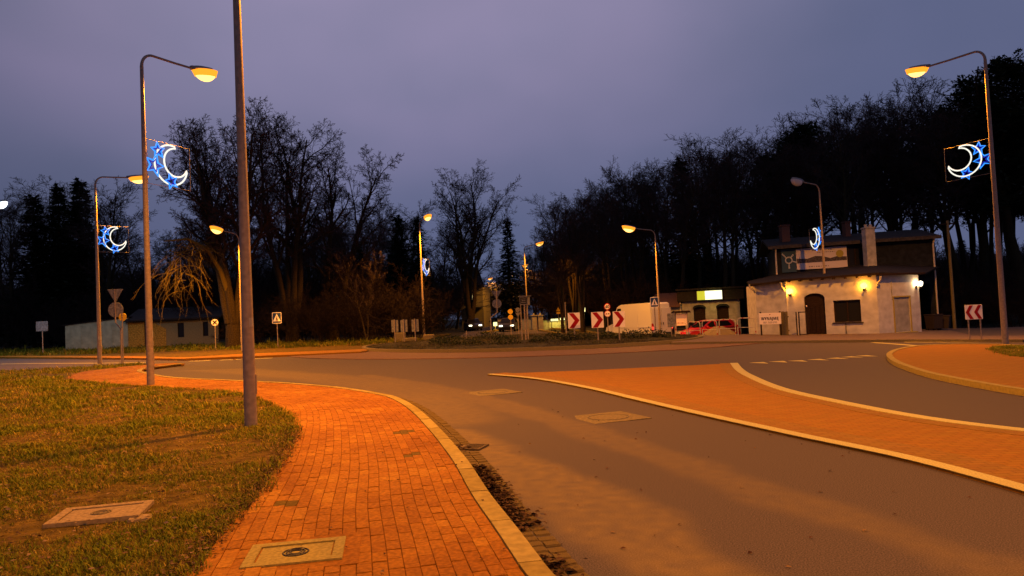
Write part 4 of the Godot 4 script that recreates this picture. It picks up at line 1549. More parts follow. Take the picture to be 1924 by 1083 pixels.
	wall(m2, xc, LC, -1.4, yt, 0.3, [[22 * kc, 44 * kc, -1.4, yt - 0.4], [66 * kc, 88 * kc, -1.4, yt - 0.38]])
	for s in [22.0, 66.0]:
		for side in [0, 1]:
			var p := PackedVector2Array()
			for i in 7:
				var a := PI / 2 * i / 6.0
				p.append(Vector2((s if side == 0 else s + 22) * kc + (1 - cos(a)) * 11 * kc * (1 if side == 0 else -1), yt - 0.40 - 0.22 * (1 - sin(a))))
			p.append(Vector2((s if side == 0 else s + 22) * kc, yt - 0.40))
			m2.at(xc).prism(p, -0.28, -0.003)
	m2.at(Transform3D())
	wall(m2, face(cb, cb + Vector2(1, -5), cg), 5.1, -1.4, yt, 0.3, [])
	part("wall", m2, M.plaster_grey, c)
	for s in [22.0, 66.0]:
		var sh := MB.new()
		sh.at(xc).box(Vector3((s + 11) * kc, (yt - 1.8) / 2, -0.22), Vector3(22 * kc, yt + 1.0, 0.05))
		var shn := part("shutter", sh, M.dark_wood, c)
		for i in 3:
			var pl := MB.new()
			pl.at(xc).box(Vector3((s + 3.9 + i * 7.2) * kc, (yt - 1.6) / 2, -0.18), Vector3(6.6 * kc, yt + 0.5, 0.03))
			part("plank", pl, M.dark_wood, shn)
		var hood := MB.new()
		var hp := PackedVector2Array()
		for i in 13:
			hp.append(Vector2((s + 11) * kc - cos(PI * i / 12) * 12.5 * kc, yt - 0.5 + 0.24 * sin(PI * i / 12)))
		for i in 13:
			hp.append(Vector2((s + 11) * kc + cos(PI * i / 12) * 11 * kc, yt - 0.62 + 0.2 * sin(PI * i / 12)))
		hood.at(xc).prism(hp, 0.0, 0.1)
		part("arch_hood", hood, M.dark_wall, c)
	var fz := MB.new()
	fz.at(xc).box(Vector3(LC / 2, yt + 0.42, 0.0), Vector3(LC + 0.6, 0.8, 0.7))
	part("roof_fascia", fz, M.roofing, c)
	var cr2 := MB.new()
	cr2.at(xc).box(Vector3(LC / 2, yt + 0.88, -2.4), Vector3(LC + 0.8, 0.1, 6.0))
	part("roof", cr2, M.roofing, c)
	var wa: Vector2 = Vector2(10.57, -55.00)
	var wg := MB.new()
	var xw := face(wa, ca, cg)
	var lw := wa.distance_to(ca) - 0.03
	wall(wg, xw, lw, -1.4, yt - 0.25, 0.3, [[0.5, 1.3, -1.4, 1.0]])
	part("wing_wall", wg, M.plaster_grey, c)
	var wr := MB.new()
	wr.at(xw)
	sheet(wr, Vector3(-0.3, yt - 0.25, 0.4), Vector3(lw, yt - 0.25, 0.4), Vector3(lw, yt + 0.75, -1.6), Vector3(-0.3, yt + 0.75, -1.6), 0.1)
	part("wing_roof", wr, M.old_brick, c)
	var cpipe := MB.new()
	cpipe.at(xc).tube(PackedVector3Array([Vector3(-0.1, yt, 0.2), Vector3(-0.1, yt - 0.2, 0.08), Vector3(-0.1, -1.2, 0.08)]), PackedFloat32Array([0.06]), 8)
	part("downpipe", cpipe, M.pipe, c)
	var ls := thing("shop_sign", "lit yellow and white box sign over the small building's arched openings", "sign", cg + xc * Vector3(53.5 * kc, yt + 0.4, 0.42))
	ls.basis = xc.basis
	var bx := MB.new()
	bx.box(Vector3.ZERO, Vector3(47 * kc + 0.04, 0.68, 0.12), 0.01)
	part("case", bx, M.housing, ls)
	var fy := MB.new()
	fy.box(Vector3(-47 * kc * 0.34, 0, 0.068), Vector3(47 * kc * 0.31, 0.63, 0.014))
	part("yellow_panel", fy, M.shop_yellow, ls)
	var fw := MB.new()
	fw.box(Vector3(47 * kc * 0.157, 0, 0.068), Vector3(47 * kc * 0.675, 0.63, 0.014))
	part("white_panel", fw, M.shop_white, ls)
	small_light(ls, Vector3(0.2, 0, 0.5), Color(1.0, 0.95, 0.45), 0.8, 0.2)
	# --- sheds on the west side
	var sa: Vector2 = Vector2(-34.94, -57.00)
	var sb2: Vector2 = Vector2(-30.37, -57.60)
	var sd := thing("green_shed", "long pale green shed wall with a low curved top beyond the road", "shed", flat(sa))
	var sg := sd.position
	var xs := face(sa, sb2, sg)
	var LS := sa.distance_to(sb2)
	var sw := MB.new()
	var prof := PackedVector2Array([Vector2(0, -0.3), Vector2(LS, -0.3), Vector2(LS, 2.42)])
	for i in 9:
		var f := 1.0 - (i + 1) / 10.0
		prof.append(Vector2(LS * f, 2.02 + 0.40 * sin(PI * 0.5 * f)))
	prof.append(Vector2(0, 2.02))
	sw.at(xs).prism(prof, -3.0, 0.0)
	part("wall", sw, M.green_panel, sd)
	for i in 6:
		var rb := MB.new()
		rb.at(xs).box(Vector3(LS * (i + 0.5) / 6.0, 1.0, 0.012), Vector3(0.05, 1.95, 0.03))
		part("seam", rb, M.green_panel, sd)
	var rf := MB.new()
	sheet(rf.at(xs), Vector3(-0.15, 2.08, 0.12), Vector3(LS + 0.1, 2.5, 0.12), Vector3(LS + 0.1, 2.6, -3.1), Vector3(-0.15, 2.18, -3.1), 0.06)
	part("roof", rf, M.roofing, sd)
	var ha: Vector2 = Vector2(-30.39, -57.70)
	var hb: Vector2 = Vector2(-23.83, -59.00)
	var ho := thing("low_house", "low dark house with ochre boarding behind the second lamp post", "house", flat(ha))
	var hg := ho.position
	var xh := face(ha, hb, hg)
	var LH := ha.distance_to(hb)
	var hw := MB.new()
	var kh := LH / 169.0
	wall(hw, xh, LH, -0.3, 2.3, 0.3, [[92 * kh, 104 * kh, 0.75, 1.9], [140 * kh, 150 * kh, 0.75, 1.9], [30 * kh, 40 * kh, -0.3, 1.95]])
	part("wall", hw, M.worn_concrete, ho)
	for e in [[92, 104, 0.75], [140, 150, 0.75], [30, 40, -0.3]]:
		var g := MB.new()
		g.at(xh).box(Vector3((e[0] + e[1]) / 2.0 * kh, (e[2] + 1.9) / 2, -0.15), Vector3((e[1] - e[0]) * kh, 1.9 - e[2] + 0.1, 0.03))
		part("window" if e[2] > 0 else "door", g, M.glass if e[2] > 0 else M.dark_wood, ho)
	for i in 16:
		var u := i * 1.86 * kh
		var pl := MB.new()
		pl.at(xh).box(Vector3(u + 0.93 * kh, 1.0, 0.02 + 0.006 * (i % 3)), Vector3(1.72 * kh, 2.3 + 0.05 * (i % 2), 0.03), 0.004)
		part("plank", pl, M.yellow_wood, ho)
	for i in 10:
		var pl := MB.new()
		pl.at(xh).box(Vector3((44 + i * 2.6 + 1.3) * kh, 0.95 - 0.03 * i, 0.02 + 0.006 * (i % 3)), Vector3(2.3 * kh, 2.2 - 0.06 * i, 0.03), 0.004)
		part("plank", pl, M.yellow_wood, ho)
	var hr := MB.new()
	hr.at(xh)
	sheet(hr, Vector3(-0.2, 2.28, 0.5), Vector3(LH + 0.3, 2.28, 0.5), Vector3(LH + 0.3, 3.25, -3.5), Vector3(-0.2, 3.25, -3.5), 0.12)
	part("roof", hr, M.roofing, ho)
	# --- the house with lit windows, far along the north road
	var fa: Vector2 = Vector2(-7.87, -112.00)
	var fb2: Vector2 = Vector2(-4.61, -112.00)
	var fh := thing("far_house", "tall narrow pale house with lit windows between the far trees", "house", flat(fa))
	var fg := fh.position
	var xf := face(fa, fb2, fg)
	var LF := fa.distance_to(fb2)
	var fm := MB.new()
	wall(fm, xf, LF, -0.5, 6.2, 0.3, [[LF * 0.52, LF * 0.6, 0.7, 2.2], [LF * 0.52, LF * 0.6, 3.6, 4.9], [LF * 0.15, LF * 0.25, 3.6, 4.9]])
	wall(fm, face(fb2, fb2 + Vector2(1, -6), fg), 6.1, -0.5, 6.2, 0.3, [])
	part("wall", fm, M.worn_concrete, fh)
	for e in [[0.56, 0.7, 2.2, true], [0.56, 3.6, 4.9, true], [0.2, 3.6, 4.9, false]]:
		var g := MB.new()
		g.at(xf).box(Vector3(LF * e[0], (e[1] + e[2]) / 2, -0.14), Vector3(LF * 0.1, e[2] - e[1], 0.03))
		part("window", g, M.lit_window if e[3] else M.glass, fh)
	var fr := MB.new()
	fr.at(xf)
	sheet(fr, Vector3(-0.3, 6.15, 0.4), Vector3(LF + 0.4, 6.15, 0.4), Vector3(LF - 0.6, 9.4, -3), Vector3(0.8, 9.4, -3), 0.15)
	part("roof", fr, M.roofing, fh)
	var bl := MB.new()
	bl.at(xf).box(Vector3(LF * 0.6, 3.0, 0.4), Vector3(LF * 0.8, 0.12, 0.8))
	part("balcony", bl, M.fascia, fh)
	# --- garden walls along the north road
	for q in [[Vector2(-1.82, -84.00), Vector2(0.62, -84.00), 1.25, "pale garden wall west of the gate on the north road"], [Vector2(0.79, -82.00), Vector2(2.07, -81.00), 1.2, "short pale garden wall behind the double board sign"], [Vector2(3.15, -80.00), Vector2(6.20, -82.00), 0.95, "garden wall carrying glowing letters beyond the roundabout"]]:
		var wn2 := thing("garden_wall", q[3], "wall", flat(q[0]))
		var wm := MB.new()
		wall(wm, face(q[0], q[1], wn2.position), (q[0] as Vector2).distance_to(q[1]), -0.5, q[2], 0.25, [])
		part("wall", wm, M.plaster_grey, wn2)
		var cm := MB.new()
		cm.at(face(q[0], q[1], wn2.position)).box(Vector3((q[0] as Vector2).distance_to(q[1]) / 2, q[2] + 0.03, -0.12), Vector3((q[0] as Vector2).distance_to(q[1]) + 0.1, 0.07, 0.36))
		part("coping", cm, M.fascia, wn2)
	for q in [[Vector2(2.22, -80.00), "squat pale gate pillar nearer the double board sign"], [Vector2(2.91, -80.00), "squat pale gate pillar nearer the glowing letters"]]:
		var gp2 := thing("gate_pillar", q[1], "gate pillar", flat(q[0]), 0.2)
		var pm := MB.new()
		pm.box(Vector3(0, 0.5, 0), Vector3(0.55, 2.0, 0.55), 0.02)
		part("shaft", pm, M.plaster_grey, gp2)
		var cm := MB.new()
		cm.box(Vector3(0, 1.54, 0), Vector3(0.68, 0.1, 0.68), 0.02)
		cm.pole(Vector3(0, 1.58, 0), Vector3(0, 1.8, 0), 0.14, 0.09, 8)
		part("cap", cm, M.plaster_grey, gp2)
	var lt := thing("lit_letters", "two glowing yellow words of rounded letters on the garden wall", "sign", flat(Vector2(3.96, -80.60)))
	lt.basis = face(Vector2(3.96, -80.60), Vector2(5.83, -81.30), Vector3.ZERO).basis
	var ll := (Vector2(3.96, -80.60) as Vector2).distance_to(Vector2(5.83, -81.30))
	for i in 9:
		if i == 4: continue
		var lm := MB.new()
		lm.box(Vector3(ll * (i + 0.5) / 9.0, 0.98 + (0.06 if i > 4 else 0.0), 0.35), Vector3(ll / 9.0 * 0.82, 0.24, 0.06), 0.02)
		part("letter", lm, M.lit_letter, lt)
	var fm2 := MB.new()
	for xx in [0.1, ll - 0.1]:
		fm2.box(Vector3(xx, 0.4, 0.3), Vector3(0.05, 1.0, 0.05))
	fm2.box(Vector3(ll / 2, 0.84, 0.3), Vector3(ll, 0.05, 0.05))
	part("rack", fm2, M.iron, lt)
	small_light(lt, Vector3(ll / 2, 0.9, 0.9), Color(1.0, 0.9, 0.35), 4.0, 0.15)

# ---------------------------------------------------------------- trees
func root_at(v: Vector3) -> Vector3:
	return Vector3(v.x, gy(v.x, v.z) - 0.05, v.z)

func build_trees():
	var big := {"stems": 5, "bole": 2.6, "lean": 0.3, "r": 0.5, "levels": 5, "kids": [14, 8, 6, 4, 3], "first": [0.26, 0.25, 0.15, 0.1], "angle": [0.62, 0.7, 0.7, 0.6], "ratio": [0.38, 0.52, 0.52, 0.6], "rise": [0.05, 0.11, 0.05, 0.02, 0.0], "wobble": 0.19, "thin": 0.009}
	var t1: Vector3 = Vector3(-19.20, 15.42, -50.00)
	var a := bare_tree(t1.y, big, 21)
	tree_node("bare_tree", "old bare tree with several trunks lit orange by the lamp beside it", "tree", a, root_at(t1), 0.4)
	var big2 := big.duplicate()
	big2.stems = 4
	big2.lean = 0.26
	var t2: Vector3 = Vector3(-17.26, 16.76, -57.00)
	tree_node("bare_tree", "tall bare tree with dense round top behind the closest lamp post", "tree", bare_tree(t2.y, big2, 34), root_at(t2), 1.0)
	var big3 := big.duplicate()
	big3.stems = 3
	big3.lean = 0.42
	big3.bole = 2.0
	var t3: Vector3 = Vector3(-14.87, 15.13, -60.00)
	tree_node("bare_tree", "spreading bare tree with a forked trunk above the blue crossing sign", "tree", bare_tree(t3.y, big3, 47), root_at(t3), 2.0)
	var t4: Vector3 = Vector3(-5.01, 18.87, -86.00)
	tree_node("bare_tree", "big bare tree standing alone over the roundabout's middle", "tree", bare_tree(t4.y, big2, 59), root_at(t4), 0.0)
	# hanging branches of the lit tree
	rng.seed = 5
	var hb := MB.new()
	var limb_line := PackedVector3Array([Vector3(-0.1, 3.4, 0.3), Vector3(-0.7, 5.4, 1.4), Vector3(-1.5, 6.7, 2.6), Vector3(-2.6, 7.2, 3.6), Vector3(-3.9, 7.0, 4.2)])
	hb.tube(limb_line, PackedFloat32Array([0.2, 0.15, 0.11, 0.07, 0.035]), 7, false)
	for q in 84:
		var k := q if q < 62 else q - 16 
		# a curtain at the tip, a tousled bunch by the lamp, a few loose strands between
		var p := Vector3(-3.0 + rng.randfn() * 0.32, 5.7 + rng.randfn() * 0.8, 3.6 + rng.randfn() * 0.5) if k < 46 else Vector3(-1.75 + rng.randfn() * 0.3, 6.75 + rng.randfn() * 0.2, 3.0 + rng.randfn() * 0.3) if k < 74 else limb_line[1].lerp(limb_line[3], rng.randf()) + Vector3(rng.randfn() * 0.3, 0, rng.randfn() * 0.3)
		var pts := PackedVector3Array([p])
		var d := Vector3(-0.1 + rng.randfn() * 0.6, 0.1 + rng.randfn() * 0.3, rng.randfn() * 0.5)
		var ln := rng.randf_range(0.18, 0.46) if k < 46 else rng.randf_range(0.12, 0.26) if k < 74 else rng.randf_range(0.2, 0.6)
		for i in 7:
			d = (d + Vector3(rng.randfn() * 0.2, -0.3 if k < 46 or k > 73 else -0.1, rng.randfn() * 0.2)).normalized()
			p += d * ln
			pts.append(p)
			if i > 0 and rng.randf() < 0.85:
				var e := p + (d + Vector3(rng.randfn() * 0.5, -0.2, rng.randfn() * 0.5)).normalized() * ln * 1.2
				hb.tube(PackedVector3Array([p, e]), PackedFloat32Array([0.008, 0.005]), 3, false)
		hb.tube(pts, PackedFloat32Array([0.02, 0.017, 0.014, 0.012, 0.01, 0.008, 0.007, 0.006]), 3, false)
	part("hanging_branches", hb, M.hanging, get_node("bare_tree"))
	# --- kinds to copy
	var tall := {"r": 0.22, "levels": 4, "kids": [20, 7, 6, 4], "first": [0.44, 0.2, 0.15, 0.1], "angle": [0.62, 0.62, 0.68], "ratio": [0.34, 0.52, 0.56, 0.6], "rise": [0.01, 0.10, 0.05, 0.02], "wobble": 0.15, "thin": 0.011}
	var fork := {"stems": 2, "bole": 4.0, "lean": 0.14, "r": 0.27, "levels": 4, "kids": [15, 7, 6, 4], "first": [0.4, 0.2, 0.15, 0.1], "angle": [0.6, 0.62, 0.68], "ratio": [0.36, 0.52, 0.56, 0.6], "rise": [0.03, 0.10, 0.05, 0.02], "wobble": 0.17, "thin": 0.011}
	var kinds := []
	kinds.append(["bare_tree", bare_tree(18.0, tall, 101), null, "crown"])
	kinds.append(["bare_tree", bare_tree(18.0, fork, 102), null, "crown"])
	kinds.append(["bare_tree", bare_tree(18.0, tall, 103), null, "crown"])
	kinds.append(["bare_tree", bare_tree(18.0, fork, 104), null, "crown"])
	kinds.append(["spruce_tree", conifer(18.0, 3.4, 105), M.needles, "needles"])
	kinds.append(["pine_tree", pine(18.0, 106), M.needles, "needles"])
	var made := [null, null, null, null, null, null]
	var put := func(kind: int, v: Vector3, label: String, group := ""):
		var s := v.y / 18.0
		var turn := rng.randf() * TAU
		var wide := s * rng.randf_range(1.1, 1.5)
		var n: Node3D
		if made[kind] == null:
			n = tree_node(kinds[kind][0], label, "tree", kinds[kind][1], root_at(v), turn, group, kinds[kind][2], kinds[kind][3])
			made[kind] = n
		else:
			n = copy(made[kind], kinds[kind][0], label, root_at(v), turn, Vector3.ONE, group)
			if group == "" and n.has_meta("group"): n.remove_meta("group")
		n.scale = Vector3(wide, s, wide)
	rng.seed = 9
	put.call(4, Vector3(-0.26, 13.14, -88.00), "dark spruce standing clear beside the north road")
	put.call(4, Vector3(-12.85, 13.42, -84.00), "dark spruce to the west of the moon lit lamp post behind the island")
	put.call(4, Vector3(-10.09, 12.55, -80.00), "dark spruce directly behind the lamp post with the narrow moon")
	put.call(4, Vector3(-14.97, 9.03, -72.00), "small pointed dark evergreen behind the crossing sign")
	put.call(4, Vector3(-45.74, 16.24, -74.00), "tall dark spruce behind the pale green shed")
	put.call(4, Vector3(-45.91, 17.52, -78.00), "tallest dark spruce behind the pale green shed")
	put.call(4, Vector3(-46.95, 14.87, -72.00), "dark spruce at the west end of the wood behind the shed")
	put.call(5, Vector3(40.54, 21.07, -58.00), "huge dark pine rising behind the tall lamp by the red sidewalk", "")
	put.call(5, Vector3(40.06, 20.49, -62.00), "second dark pine beside the huge one at the wood's east edge")
	put.call(5, Vector3(30.47, 19.88, -74.00), "dark pine crown above the wood over the banner building")
	put.call(5, Vector3(44.97, 19.67, -60.00), "dark pine at the edge of the wood past the tall lamp")
	var wn := "bare trees of the wood behind the white building"
	var wl := "bare tall tree deep among others in the wood behind the white building and van"
	# the wood's outline, as heights over the road at 70 m
	var prof: Array = [Vector3(2.92, 8.75, -70.00), Vector3(4.87, 12.12, -70.00), Vector3(9.05, 13.68, -70.00), Vector3(14.80, 15.91, -70.00), Vector3(19.52, 17.66, -70.00), Vector3(25.65, 17.25, -70.00), Vector3(31.45, 19.85, -70.00), Vector3(35.60, 20.38, -70.00), Vector3(38.65, 19.91, -70.00), Vector3(41.75, 20.17, -70.00), Vector3(46.49, 21.83, -70.00), Vector3(53.70, 22.10, -70.00)]
	var rows := [[-62.0, 0.88, 20], [-70.0, 1.0, 22], [-80.0, 1.12, 15], [-92.0, 1.26, 10]]
	var marks := [[Vector2(3.39, -62.00), "the glowing letters on the wall"], [Vector2(7.21, -62.00), "the middle chevron board"], [Vector2(10.37, -62.00), "the lit lamp head over the van"], [Vector2(12.38, -62.00), "the crossing sign above the van"], [Vector2(14.63, -62.00), "the notice board with the little roof"], [Vector2(16.98, -62.00), "the lit yellow shop sign"], [Vector2(20.03, -62.00), "the gap between the two buildings"], [Vector2(23.49, -62.00), "the wide brown chimney"], [Vector2(26.52, -62.00), "the unlit lamp post"], [Vector2(30.53, -62.00), "the white chimney"], [Vector2(33.40, -62.00), "the grey side door of the building"], [Vector2(37.45, -62.00), "the utility pole"], [Vector2(40.97, -62.00), "the tall lamp post with the moon"]]
	for r in rows:
		for i in r[2]:
			var f: float = pow((i + rng.randf_range(0.1, 0.9)) / r[2], 1.2)
			var x70: float = lerpf(prof[0].x, prof[11].x, f)
			var h := 0.0
			for j in 11:
				if x70 >= prof[j].x and x70 <= prof[j + 1].x:
					h = lerpf(prof[j].y, prof[j + 1].y, (x70 - prof[j].x) / (prof[j + 1].x - prof[j].x))
			var z: float = r[0] + rng.randf_range(-3, 3)
			var v := Vector3(x70 * z / -70.0, h * r[1] * rng.randf_range(0.9, 1.03), z)
			if v.x < 5.5 and z > -90: v.x += 1.5
			var kind := rng.randi() % 4
			if rng.randf() < 0.07: kind = 5 if f > 0.4 else 4
			var own := ""
			if r[0] == -62.0 and kind < 4:
				for e in marks:
					if absf(v.x / -v.z - (e[0] as Vector2).x / 62.0) < 0.025 and own == "":
						own = e[1]
						marks.erase(e)
						break
			if own:
				put.call(kind, v, "front bare tree behind " + own, wn)
			elif kind < 4:
				put.call(kind, v, wl, wn)
			elif kind == 5:
				put.call(kind, v, "dark pine in the thick of the wood behind the white building", "pines of the wood")
			else:
				put.call(kind, v, "dark spruce among the bare trees of the wood behind the van", "spruces of the wood")
	# the west and the middle
	for q in [[Vector3(-52.57, 15.70, -76.00), 1, "bare tree of the western stand behind the cold white lamp"], [Vector3(-47.30, 14.15, -70.00), 0, "bare tree of the western stand just past the cold white lamp"], [Vector3(-52.03, 16.65, -82.00), 2, "bare tree behind the square sign back at the road's west end"], [Vector3(-50.70, 17.67, -84.00), 3, "bare tree straight behind the pale shed's low end"], [Vector3(-40.29, 15.39, -72.00), 1, "bare tree straight behind the lamp post by the green shed"], [Vector3(-39.47, 13.52, -74.00), 0, "bare tree behind the moon light at the green shed"], [Vector3(-40.58, 11.94, -80.00), 2, "low bare tree behind the joint of shed and low house"], [Vector3(-53.79, 14.99, -74.00), 3, "bare tree of the western stand cut by the picture's edge"], [Vector3(-39.68, 11.74, -84.00), 1, "low bare tree behind the roof of the low house"], [Vector3(-51.58, 17.92, -90.00), 2, "farther bare tree behind the middle of the green shed"], [Vector3(-60.50, 17.33, -92.00), 0, "farther bare tree behind the dark western spruce"], [Vector3(-39.83, 14.35, -90.00), 3, "bare tree behind the golden hanging branches"]]:
		put.call(q[1], q[0], q[2], "bare trees of the western stand")
	for q in [[Vector3(-16.19, 14.98, -88.00), 3, "bare tree beyond the island beside the young twin stemmed tree's top"], [Vector3(-13.40, 15.47, -94.00), 1, "bare tree between the two spruces by the narrow moon light"], [Vector3(-16.14, 14.80, -100.00), 0, "far bare tree above the first of three sign backs"], [Vector3(-20.51, 15.29, -92.00), 2, "far bare tree beside the spreading forked tree"], [Vector3(-9.42, 13.60, -98.00), 2, "far bare tree just east of the lamp with the narrow moon"], [Vector3(-8.16, 12.90, -104.00), 0, "far low bare tree at the foot of the big lone one"], [Vector3(8.12, 11.20, -110.00), 2, "far low bare tree above the slim grey post"], [Vector3(3.01, 10.49, -100.00), 1, "far bare tree behind the lamp over the double board sign"], [Vector3(4.74, 12.18, -96.00), 3, "far bare tree above the gate pillars"], [Vector3(-14.79, 11.18, -76.00), 0, "bare tree right behind the young twin stemmed tree"], [Vector3(-21.96, 12.49, -80.00), 1, "bare tree half hidden between the two great bare trees"], [Vector3(-29.22, 12.62, -84.00), 2, "bare tree hidden behind the closest lamp post"]]:
		put.call(q[1], q[0], q[2], "bare trees beyond the roundabout")
	# a young tree on the verge
	var young := {"stems": 2, "bole": 0.3, "lean": 0.12, "r": 0.10, "levels": 4, "kids": [10, 5, 4, 3], "first": [0.3, 0.25, 0.2], "angle": [0.5, 0.6, 0.6], "ratio": [0.35, 0.5, 0.5, 0.5], "rise": [0.02, 0.12, 0.06], "wobble": 0.18, "thin": 0.01}
	var ty: Vector3 = Vector3(-10.64, 6.77, -53.00)
	tree_node("young_tree", "slim young tree with twin stems at the end of the cycle path", "tree", bare_tree(ty.y, young, 71), root_at(ty))
	# --- shrubs along the edge of the trees
	var sh := [shrub(3.2, 2.6, 16, 201), shrub(2.4, 3.0, 18, 202), shrub(4.2, 3.0, 14, 203)]
	var made_s := [null, null, null]
	rng.seed = 77
	var row_s := func(x0: float, x1: float, z: float, step: float, tall_by: float, label: String, group: String):
		var x := x0
		while x < x1:
			var kk := rng.randi() % 3
			var pos := root_at(Vector3(x, 0, z + rng.randf_range(-2.0, 2.0)))
			var n: Node3D
			if made_s[kk] == null:
				n = thing("bare_shrub", label, "shrub", pos, rng.randf() * TAU, group)
				part("twigs", sh[kk], M.shrub_twig, n)
				made_s[kk] = n
			else:
				n = copy(made_s[kk], "bare_shrub", label, pos, rng.randf() * TAU, Vector3.ONE, group)
			var s := rng.randf_range(0.8, 1.3)
			n.scale = Vector3(s * 1.15, s * tall_by, s * 1.15)
			x += step * rng.randf_range(0.7, 1.3)
	row_s.call(-20.0, -7.0, -56.0, 1.5, 1.0, "bare bushy shrub in the dark thicket behind the crossing sign", "shrubs of the thicket beyond the roundabout")
	row_s.call(-22.0, -8.0, -61.0, 1.7, 1.5, "bare bushy shrub in the dark thicket behind the crossing sign", "shrubs of the thicket beyond the roundabout")
	row_s.call(-46.0, -22.0, -63.0, 2.2, 1.4, "bare bushy shrub of the thicket around the green shed", "shrubs around the shed")
	row_s.call(9.0, 50.0, -60.0, 2.4, 1.3, "bare shrub of the undergrowth at the wood's edge behind the buildings", "undergrowth shrubs of the wood")
	row_s.call(26.0, 44.0, -50.0, 2.2, 0.9, "bare shrub of the undergrowth at the wood's edge behind the buildings", "undergrowth shrubs of the wood")
	# --- the woodland behind, which reads as one dark mass
	for k in 3:
		var mm := MultiMesh.new()
		mm.transform_format = MultiMesh.TRANSFORM_3D
		mm.mesh = [sh[2].mesh(), kinds[4][1][1].mesh(), kinds[0][1][1].mesh()][k]
		var xs := []
		rng.seed = 500 + k
		for i in [900, 90, 260][k]:
			var z := -rng.randf_range(92, 150)
			var x := rng.randf_range(-0.95, 0.95) * -z
			if x / -z > -0.11 and x / -z < 0.07 and z > -140: continue
			if k == 2 and x / -z > 0.22: continue
			var s := rng.randf_range(1.1, 2.2) if k == 0 else rng.randf_range(0.35, 0.62) if k == 1 else rng.randf_range(0.6, 0.85)
			xs.append(Transform3D(Basis(Vector3.UP, rng.randf() * TAU).scaled(Vector3(s * 1.5, s, s * 1.5)), root_at(Vector3(x, 0, z))))
		mm.instance_count = xs.size()
		for i in xs.size():
			mm.set_instance_transform(i, xs[i])
		var mi := MultiMeshInstance3D.new()
		mi.name = ["distant_undergrowth", "distant_spruces", "distant_wood"][k]
		mi.multimesh = mm
		mi.material_override = M.needles if k == 1 else M.twig
		add_child(mi)
		tag(mi, ["dark mass of distant undergrowth below the far trees", "dark mass of distant small spruces behind the nearer trees", "dark mass of far bare tree tops behind the nearer trees"][k], "woodland", "", "stuff")

